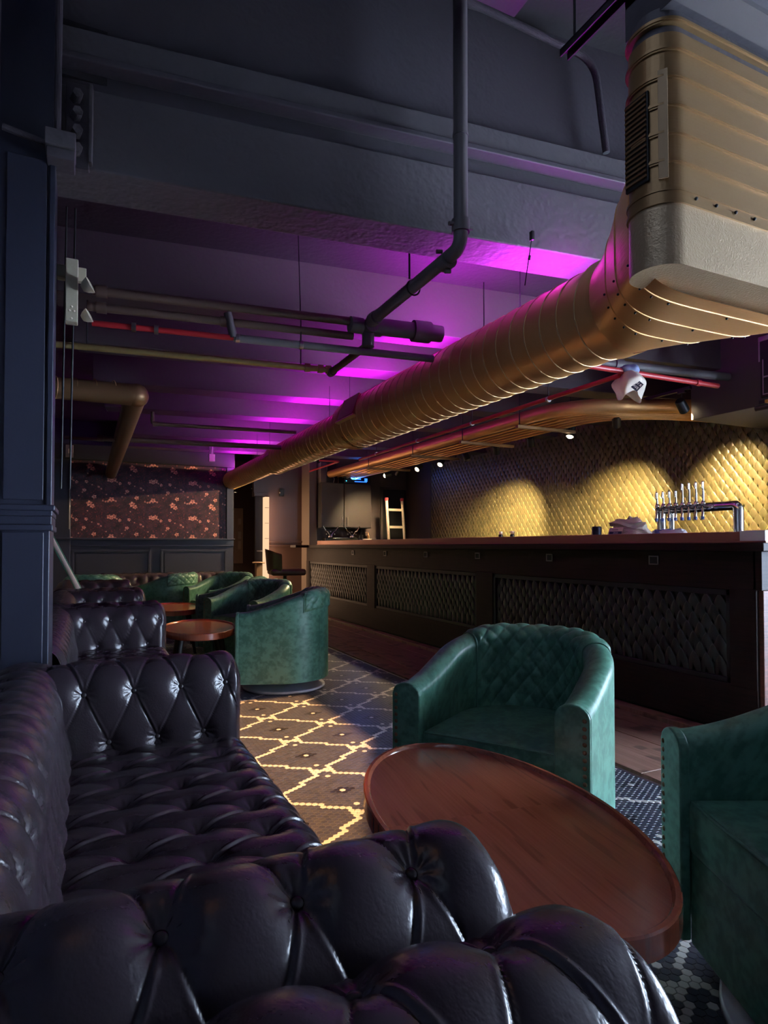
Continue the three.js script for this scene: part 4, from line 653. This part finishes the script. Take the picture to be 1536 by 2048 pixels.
// ---------------------------------------------------------------- things on the bar
{
  const t = thing('beer_tower', 'chrome beer tower with eight taps on the bar', 'beer tap');
  part('tower_pipe', pipe([W(3.82, 1.098, 3.26), W(3.82, 1.345, 3.26), W(3.82, 1.345, 2.66), W(3.82, 1.098, 2.66)], 0.032, 0.035, 24), M.chrome, t);
  part('support', rod(W(3.82, 1.098, 3.17), W(3.82, 1.345, 3.17), 0.02), M.chrome, t);
  for (let k = 0; k < 8; k++) {
    const d = 3.235 - k * 0.0535, tall = k > 3 ? 0.045 : 0, x = 3.76; const f = part('faucet', merge([rod(W(3.8, 1.345, d), W(x - 0.02, 1.345, d), 0.011), rod(W(x - 0.012, 1.35, d), W(x - 0.02, 1.275, d), 0.008, 0.009), lathe([[0, 0], [0.012, 0.0], [0.016, 0.012], [0.01, 0.03], [0, 0.03]], 14).translate(x - 0.012, 1.355, -d)]), M.chrome, t);
    part('handle', merge([rod(W(x - 0.012, 1.38, d), W(x - 0.012, 1.425 + tall, d), 0.007, 0.006), pipe([W(x - 0.012, 1.42 + tall, d), W(x - 0.012, 1.47 + tall, d), W(x - 0.03, 1.47 + tall, d - 0.006), W(x - 0.032, 1.425 + tall, d - 0.006)], 0.0045, 0.01, 8)]), M.chrome, f);
    part('spout_cap', lathe([[0, 0], [0.011, 0], [0.012, 0.022], [0, 0.024]], 14).translate(x - 0.02, 1.258, -d), mat([0.06, 0.1, 0.28], 0.5), f);
  }
  const lump = (w, h, l, sd, rough) => gridMesh(40, 26, (u, v) => { const a = u * 2 * Math.PI, p = v * Math.PI / 2 * 0.998; const n = 1 + rough * (fbm(u, v, 6, 3, sd) - 0.5) * 2; const c = Math.pow(Math.cos(p), 0.45); return [w * c * Math.cos(a) * n, h * Math.pow(Math.sin(p), 0.6) * (0.75 + 0.5 * fbm(u, v, 5, 2, sd + 3)), l * c * Math.sin(a) * n]; }, false);
  const print = (fn) => { const cv = document.createElement('canvas'); cv.width = 256; cv.height = 128; const x = cv.getContext('2d'); fn(x); const tx = new THREE.CanvasTexture(cv); tx.colorSpace = THREE.SRGBColorSpace; return tx; };
  const bagM = mat([0.7, 0.62, 0.52], 0.6, 0, { bumpMap: T.plaster, bumpScale: 0.01 });
  const bag = thing('paper_bag', 'crumpled white paper bag lying on the bar', 'bag', [3.56, 1.098, -3.33]); part('bag_body', lump(0.1, 0.17, 0.165, 5, 0.5), bagM, bag);
  part('printed_label', (() => { const g = new THREE.BoxGeometry(0.003, 0.05, 0.13); g.rotateZ(-0.25); g.translate(-0.1, 0.09, -0.02); return g; })(), mat([1, 1, 1], 0.6, 0, { map: print((x) => { x.fillStyle = '#e8dcc8'; x.fillRect(0, 0, 256, 128); x.fillStyle = '#26344f'; x.fillRect(10, 72, 236, 50); x.fillStyle = '#2a2622'; x.font = 'bold 34px sans-serif'; x.fillText('towels', 60, 52); x.fillStyle = '#dfe4ee'; x.font = 'bold 36px sans-serif'; x.fillText('clean', 84, 110); }) }), bag);
  const pk = thing('wipe_packet', 'flat white and blue plastic packet beside the beer tower', 'packet', [3.5, 1.098, -2.92]); part('packet_body', lump(0.07, 0.085, 0.165, 15, 0.2), mat([0.6, 0.62, 0.68], 0.35), pk); part('printed_band', (() => { const g = lump(0.0715, 0.0865, 0.09, 15, 0.2); g.translate(0, 0, -0.04); return g; })(), mat([0.08, 0.16, 0.42], 0.4), pk);
  const can = thing('drink_can', 'dark blue can standing on the bar', 'can', [3.6, 1.098, -3.68]); part('can_body', lathe([[0, 0], [0.033, 0], [0.037, 0.008], [0.037, 0.125], [0.033, 0.135], [0, 0.135]], 24), mat([0.03, 0.035, 0.08], 0.35, 0.3), can); part('label_band', (() => { const g = new THREE.CylinderGeometry(0.0375, 0.0375, 0.07, 16, 1, true, 3.6, 0.9); g.translate(0, 0.065, 0); return g; })(), M.cream, can);
  for (const [d, l] of [[4.72, 'right'], [4.9, 'left']]) { const j = thing('glass_jar', 'small dark jar on the bar, ' + l + ' one of the pair', 'jar', [3.58, 1.098, -d]); part('jar_body', lathe([[0, 0], [0.02, 0], [0.022, 0.01], [0.022, 0.085], [0.016, 0.095], [0, 0.095]], 16), M.blackGloss, j); part('lid', lathe([[0, 0.095], [0.019, 0.095], [0.019, 0.12], [0, 0.122]], 16), M.steel, j); }
}
// ---------------------------------------------------------------- far end behind the bar
{
  const c = thing('cabinet', 'tall dark two-door wall cabinet behind the bar end', 'cabinet'); part('body', rbx(3.46, 4.36, 1.38, 2.12, 9.62, 9.94, 0.004), M.black, c);
  for (const [a, b, hx] of [[3.465, 3.855, 3.825], [3.865, 4.355, 3.915]]) { const d = part('door', rbx(a, b, 1.39, 2.11, 9.6, 9.622, 0.004), mat([0.045, 0.034, 0.034], 0.45), c); part('handle', merge([rod(W(hx, 1.42, 9.575), W(hx, 1.56, 9.575), 0.006, 0.006, 8), rod(W(hx, 1.43, 9.575), W(hx, 1.43, 9.602), 0.005, 0.005, 6), rod(W(hx, 1.55, 9.575), W(hx, 1.55, 9.602), 0.005, 0.005, 6)]), M.steel, d); }
  const am = thing('amplifier', 'black amplifier with glowing blue display on top of the cabinet', 'amplifier'); part('body', rbx(3.86, 4.34, 2.121, 2.25, 9.6, 9.9, 0.005), M.black, am);
  const blue = new THREE.MeshStandardMaterial({ color: 0x080810, emissive: lin(0.02, 0.12, 1), emissiveIntensity: 3 }), cyan = new THREE.MeshStandardMaterial({ color: 0x080810, emissive: lin(0.05, 0.6, 1), emissiveIntensity: 4 });
  part('display', rbx(4.0, 4.08, 2.19, 2.218, 9.594, 9.602, 0.002, 1), cyan, am); part('button_row', rbx(4.05, 4.27, 2.15, 2.163, 9.594, 9.602, 0.002, 1), blue, am); part('display', rbx(4.09, 4.16, 2.19, 2.216, 9.594, 9.602, 0.002, 1), blue, am); part('meter', rbx(4.23, 4.28, 2.165, 2.215, 9.594, 9.602, 0.002, 1), blue, am); part('power_lamp', (() => { const g = new THREE.SphereGeometry(0.008, 8, 6); g.translate(3.9, 2.16, -9.596); return g; })(), cyan, am);
  const gl = new THREE.RectAreaLight(lin(0.05, 0.2, 1), 40, 0.3, 0.06); gl.position.set(4.12, 2.19, -9.585); gl.rotation.y = Math.PI; gl.lookAt(4.12, 2.19, -5); gl.name = 'display_glow'; am.add(gl);
  const wd = thing('outlet_box', 'small pale outlet box with hanging cable above the cabinet', 'outlet'); part('box_body', rbx(3.6, 3.68, 2.33, 2.46, 9.9, 9.95, 0.004), M.cream, wd); part('cable', pipe([W(3.66, 2.34, 9.88), W(3.7, 2.25, 9.82), W(3.77, 2.22, 9.8), W(3.74, 2.14, 9.78)], 0.006, 0.03, 8), M.cream, wd);
  solo('cable', 'loop of pale cable hanging left of the blue display', 'cable', pipe([W(3.81, 2.13, 9.74), W(3.84, 2.42, 9.8), W(3.82, 2.5, 9.82), W(3.8, 2.38, 9.82)], 0.007, 0.05, 8), M.pipeBrown);
  solo('equipment_box', 'dark equipment box on the left end of the cabinet top', 'box', rbx(3.47, 3.57, 2.121, 2.45, 9.65, 9.9, 0.005), M.pipeGrey);
  solo('back_counter', 'narrow dark counter with a cream bowl behind the bar end', 'counter', merge([rbx(4.08, 4.34, 0, 1.06, 9.35, 9.94, 0.005), rbx(4.06, 4.36, 1.06, 1.1, 9.32, 9.94, 0.005)]), M.woodDark);
  const em = thing('espresso_machine', 'dark coffee machine with raised chrome lever handles', 'coffee machine'); part('body', rbx(3.47, 4.04, 1.1, 1.22, 9.42, 9.6, 0.02), M.blackGloss, em);
  for (const x of [3.56, 3.93]) { part('lever', merge([pipe([W(x - 0.02, 1.26, 9.42), W(x - 0.06, 1.32, 9.42), W(x - 0.08, 1.315, 9.42), W(x - 0.13, 1.4, 9.42)], 0.008, 0.012, 8)]), M.chrome, em); part('lever', pipe([W(x + 0.02, 1.26, 9.42), W(x + 0.06, 1.32, 9.42), W(x + 0.08, 1.315, 9.42), W(x + 0.13, 1.4, 9.42)], 0.008, 0.012, 8), M.chrome, em); part('group_head', lathe([[0, 0], [0.03, 0], [0.045, 0.02], [0.03, 0.05], [0, 0.055]], 18).translate(x, 1.205, -9.42), M.chrome, em); for (const [dx, y] of [[0, 1.31], [-0.07, 1.27], [0.07, 1.27]]) part('knob', (() => { const g = new THREE.SphereGeometry(0.01, 10, 8); g.translate(x + dx, y, -9.43); return g; })(), M.steel, em); }
  const pot = thing('plant_pot', 'cream bowl with small bottles beside the coffee machine', 'bowl', [4.2, 1.1, -9.42]); part('bowl', lathe([[0, 0], [0.045, 0], [0.06, 0.06], [0.078, 0.1], [0.072, 0.1], [0.05, 0.03], [0, 0.02]], 24), M.cream, pot); part('pump_bottle', merge([lathe([[0, 0.04], [0.02, 0.04], [0.02, 0.15], [0.008, 0.165], [0.006, 0.2], [0, 0.2]], 14).translate(0.02, 0, 0), rod(V(0.02, 0.2, 0), V(-0.03, 0.205, 0), 0.005, 0.004, 8)]), M.bronze, pot);
  for (let k = 0; k < 4; k++) { const bt = thing('bottle', ['first', 'second', 'third', 'fourth'][k] + ' dark glass bottle from the left beside the coffee machine', 'bottle', [4.07 + k * 0.028, 1.1, -9.45 - (k % 2) * 0.04], 0, 'dark bottles by the coffee machine'); part('glass', lathe([[0, 0], [0.013, 0], [0.013, 0.09], [0.005, 0.12], [0.005, 0.16], [0, 0.16]], 14), M.blackGloss, bt); }
  // aluminium ladder
  const ld = thing('ladder', 'aluminium ladder standing behind the bar before the dark door', 'ladder');
  part('rail', (() => { const a = W(4.49, 0, 9.05), b = W(4.41, 1.84, 9.12); const g = rod(a, b, 0.026, 0.026, 4); return g; })(), M.alu, ld); part('rail', rod(W(4.79, 0, 9.05), W(4.69, 1.84, 9.12), 0.026, 0.026, 4), M.alu, ld);
  for (let k = 0; k < 6; k++) { const y = 0.26 + k * 0.282, s = y / 1.84; part('rung', rbx(4.5 - 0.08 * s, 4.78 - 0.1 * s, y - 0.02, y + 0.02, 9.045 + 0.07 * s, 9.075 + 0.07 * s, 0.004), M.alu, ld); }
  for (const x of [4.41, 4.69]) part('end_cap', (() => { const g = new RoundedBoxGeometry(0.05, 0.05, 0.05, 2, 0.01); g.translate(x, 1.84, -9.12); return g; })(), M.pipeRed, ld);
  // corridor furniture
  const st = thing('bar_stool', 'brown leather bar stool with curved back at the far end of the bar', 'stool', [2.53, 0, -8.5], Math.PI / 2 - 0.15); const br = phys([0.1, 0.045, 0.022], 0.3);
  part('seat', (() => { const g = new RoundedBoxGeometry(0.5, 0.09, 0.48, 4, 0.035); g.translate(0, 0.72, 0.02); return metreUV(g); })(), br, st);
  part('backrest', gridMesh(30, 24, (u, v) => { const side = v < 0.5 ? -1 : 1; const w = v < 0.5 ? v * 2 : 2 - v * 2; const f = (u - 0.5) * 2.5; const y = 0.74 + 0.3 * w * (0.75 + 0.25 * Math.cos(f * 1.2)); const r = 0.26 + side * 0.018 + 0.03 * w; return [r * Math.sin(f), y, -r * Math.cos(f) * 0.9]; }, true), br, st);
  part('pole', rod(V(0, 0.02, 0), V(0, 0.68, 0), 0.025), M.black, st); part('foot_ring', (() => { const g = new THREE.TorusGeometry(0.17, 0.01, 8, 30); g.rotateX(Math.PI / 2); g.translate(0, 0.28, 0); return g; })(), M.black, st); part('base', lathe([[0, 0], [0.22, 0], [0.22, 0.01], [0.05, 0.03], [0, 0.035]], 30), M.black, st);
  const ht = thing('side_table', 'small pale wooden pedestal table at the corridor mouth', 'table', [2.36, 0, -9.3]); part('table_top', lathe([[0, 0.82], [0.09, 0.82], [0.095, 0.83], [0.09, 0.84], [0, 0.84]], 24), mat([0.35, 0.22, 0.13], 0.5), ht); part('post', (() => { const g = new RoundedBoxGeometry(0.09, 0.8, 0.09, 1, 0.006); g.translate(0, 0.42, 0); return metreUV(g); })(), mat([0.3, 0.19, 0.12], 0.5), ht); part('foot', (() => { const g = new RoundedBoxGeometry(0.2, 0.03, 0.2, 1, 0.006); g.translate(0, 0.015, 0); return metreUV(g); })(), M.black, ht);
  const sc = thing('alarm_unit', 'small black alarm unit high on the glossy brown wall', 'alarm'); part('body', rbx(2.92, 3.0, 1.91, 2.04, 10.14, 10.2, 0.008), M.blackGloss, sc); part('lens', (() => { const g = new THREE.SphereGeometry(0.012, 10, 8); g.translate(2.925, 1.97, -10.14); return g; })(), M.steel, sc);
  const dl = structGroup('window_3', 'bright narrow lit glass strip beside the corridor door', 'window'); const glow = lin(1, 0.62, 0.36);
  part('pane', rbx(2.632, 2.702, 0.03, 1.88, 9.98, 10.19, 0.004, 1), new THREE.MeshStandardMaterial({ color: 0x332211, emissive: glow, emissiveIntensity: 0.9 }), dl); for (const y of [0.99, 1.2, 1.45, 1.7]) part('glazing_bar', rbx(2.63, 2.704, y, y + 0.006, 9.972, 9.982, 0.001, 1), M.cream, dl);
  const gw = new THREE.RectAreaLight(glow, 8, 0.07, 1.85); gw.position.set(2.667, 0.96, -9.96); gw.lookAt(2.667, 0.96, -5); gw.name = 'pane_glow'; dl.add(gw);
  const gs = new THREE.RectAreaLight(glow, 8, 0.2, 1.85); gs.position.set(2.715, 0.96, -10.085); gs.lookAt(5, 0.96, -10.085); gs.name = 'pane_side_glow'; dl.add(gs);
  const d2 = structGroup('door_2', 'dark corridor door standing beside the lit strip', 'door'); part('leaf', rbx(2.5, 2.628, 0, 1.9, 10.1, 10.14, 0.004), M.black, d2); part('handle', merge([rod(W(2.6, 1.0, 10.06), W(2.52, 1.0, 10.06), 0.01, 0.01, 10), rod(W(2.6, 1.0, 10.06), W(2.6, 1.0, 10.1), 0.012, 0.012, 10)]), M.steel, d2);
  const nb = thing('notice_board', 'tall pale board with papers on the corridor end wall', 'board'); part('board', rbx(2.62, 2.8, 0.74, 1.82, 12.27, 12.3, 0.004), mat([0.36, 0.27, 0.18], 0.5), nb); for (const [y, h] of [[1.5, 0.12], [1.22, 0.14], [1.02, 0.16]]) part('paper', rbx(2.7, 2.76, y, y + h, 12.264, 12.271, 0.001, 1), mat([0.5, 0.42, 0.3], 0.7), nb);
  [[2.68, 2.1, 11, 'right'], [2.37, 2.02, 11, 'left']].forEach(([x, y, d, l]) => { const p = thing('downlight', l + ' cylinder downlight hanging in the corridor', 'lamp'); part('can', lathe([[0, 0.12], [0.035, 0.12], [0.04, 0.11], [0.04, 0], [0.034, 0], [0.03, 0.02], [0, 0.02]], 20).translate(x, y, -d), M.black, p); part('stem', rod(W(x, y + 0.12, d), W(x, 2.75, d), 0.006), M.black, p); part('lens', (() => { const g = new THREE.CircleGeometry(0.03, 20); g.rotateX(Math.PI / 2); g.translate(x, y + 0.004, -d); return g; })(), new THREE.MeshStandardMaterial({ color: 0x222222, emissive: lin(1, 0.75, 0.5), emissiveIntensity: 6 }), p); const s = new THREE.SpotLight(lin(1, 0.65, 0.35), 5, 0, 0.8, 0.6, 2); s.position.set(x, y - 0.01, -d); s.target.position.set(x, 0, -d); s.castShadow = true; s.name = 'lamp_beam'; p.add(s, s.target); });
  // monitor bracket at the right edge and things below
  const mo = thing('monitor', 'black monitor with silver corner hung at the right edge over the bar', 'monitor'); part('screen_case', rbx(4.12, 4.17, 2.08, 2.49, 2.1, 2.705, 0.012), M.black, mo); part('silver_corner', merge([rbx(4.115, 4.175, 2.465, 2.5, 2.64, 2.712, 0.006), rbx(4.116, 4.122, 2.33, 2.47, 2.7, 2.71, 0.002, 1)]), M.steel, mo); part('inner_frame', merge([rbx(4.114, 4.12, 2.1, 2.34, 2.676, 2.682, 0.001, 1), rbx(4.114, 4.12, 2.1, 2.106, 2.3, 2.68, 0.001, 1), rbx(4.114, 4.12, 2.215, 2.225, 2.3, 2.68, 0.001, 1)]), M.steel, mo); part('wall_arm', rbx(4.16, 4.31, 2.25, 2.31, 2.35, 2.42, 0.006), M.black, mo);
  const sb = thing('sound_bar', 'dark rolled screen case with yellow tab below the monitor', 'case'); part('tube', rod(W(4.14, 2.02, 2.1), W(4.14, 2.02, 2.745), 0.02, 0.02, 18), mat([0.05, 0.035, 0.035], 0.4), sb); part('tab', rbx(4.125, 4.155, 2.045, 2.066, 2.2, 2.68, 0.002, 1), mat([0.6, 0.32, 0.05], 0.5), sb); part('tab_end', rbx(4.122, 4.158, 2.043, 2.068, 2.675, 2.715, 0.002, 1), M.black, sb); part('strap', rbx(4.13, 4.15, 2.0, 2.078, 2.3, 2.33, 0.002, 1), M.black, sb);
  // things along the left wall
  const lb = thing('striped_pole', 'white pole with green stripes leaning on the fourth sofa', 'pole'); part('shaft', rod(W(-0.27, 1.16, 6.25), W(0.06, 0.47, 6.2), 0.02, 0.024, 10), mat([0.6, 0.52, 0.45], 0.5), lb); part('stripe', rod(W(-0.252, 1.165, 6.245), W(0.08, 0.475, 6.195), 0.007, 0.007, 8), mat([0.04, 0.22, 0.14], 0.5), lb); part('stripe', rod(W(-0.288, 1.155, 6.245), W(0.04, 0.465, 6.195), 0.007, 0.007, 8), mat([0.04, 0.22, 0.14], 0.5), lb);
  const ws = thing('light_switch', 'grey switch box high on the pilaster left of the wallpaper', 'switch'); part('box_body', rbx(-0.24, -0.15, 2.24, 2.4, 9.11, 9.16, 0.005), M.pipeGrey, ws); part('rocker', rbx(-0.21, -0.18, 2.29, 2.35, 9.1, 9.112, 0.003, 1), M.cream, ws); part('conduit', pipe([W(-0.19, 2.24, 9.13), W(-0.19, 1.3, 9.13)], 0.008, 0.02, 8), M.pipeGrey, ws);
}
renderer.render(scene, camera);
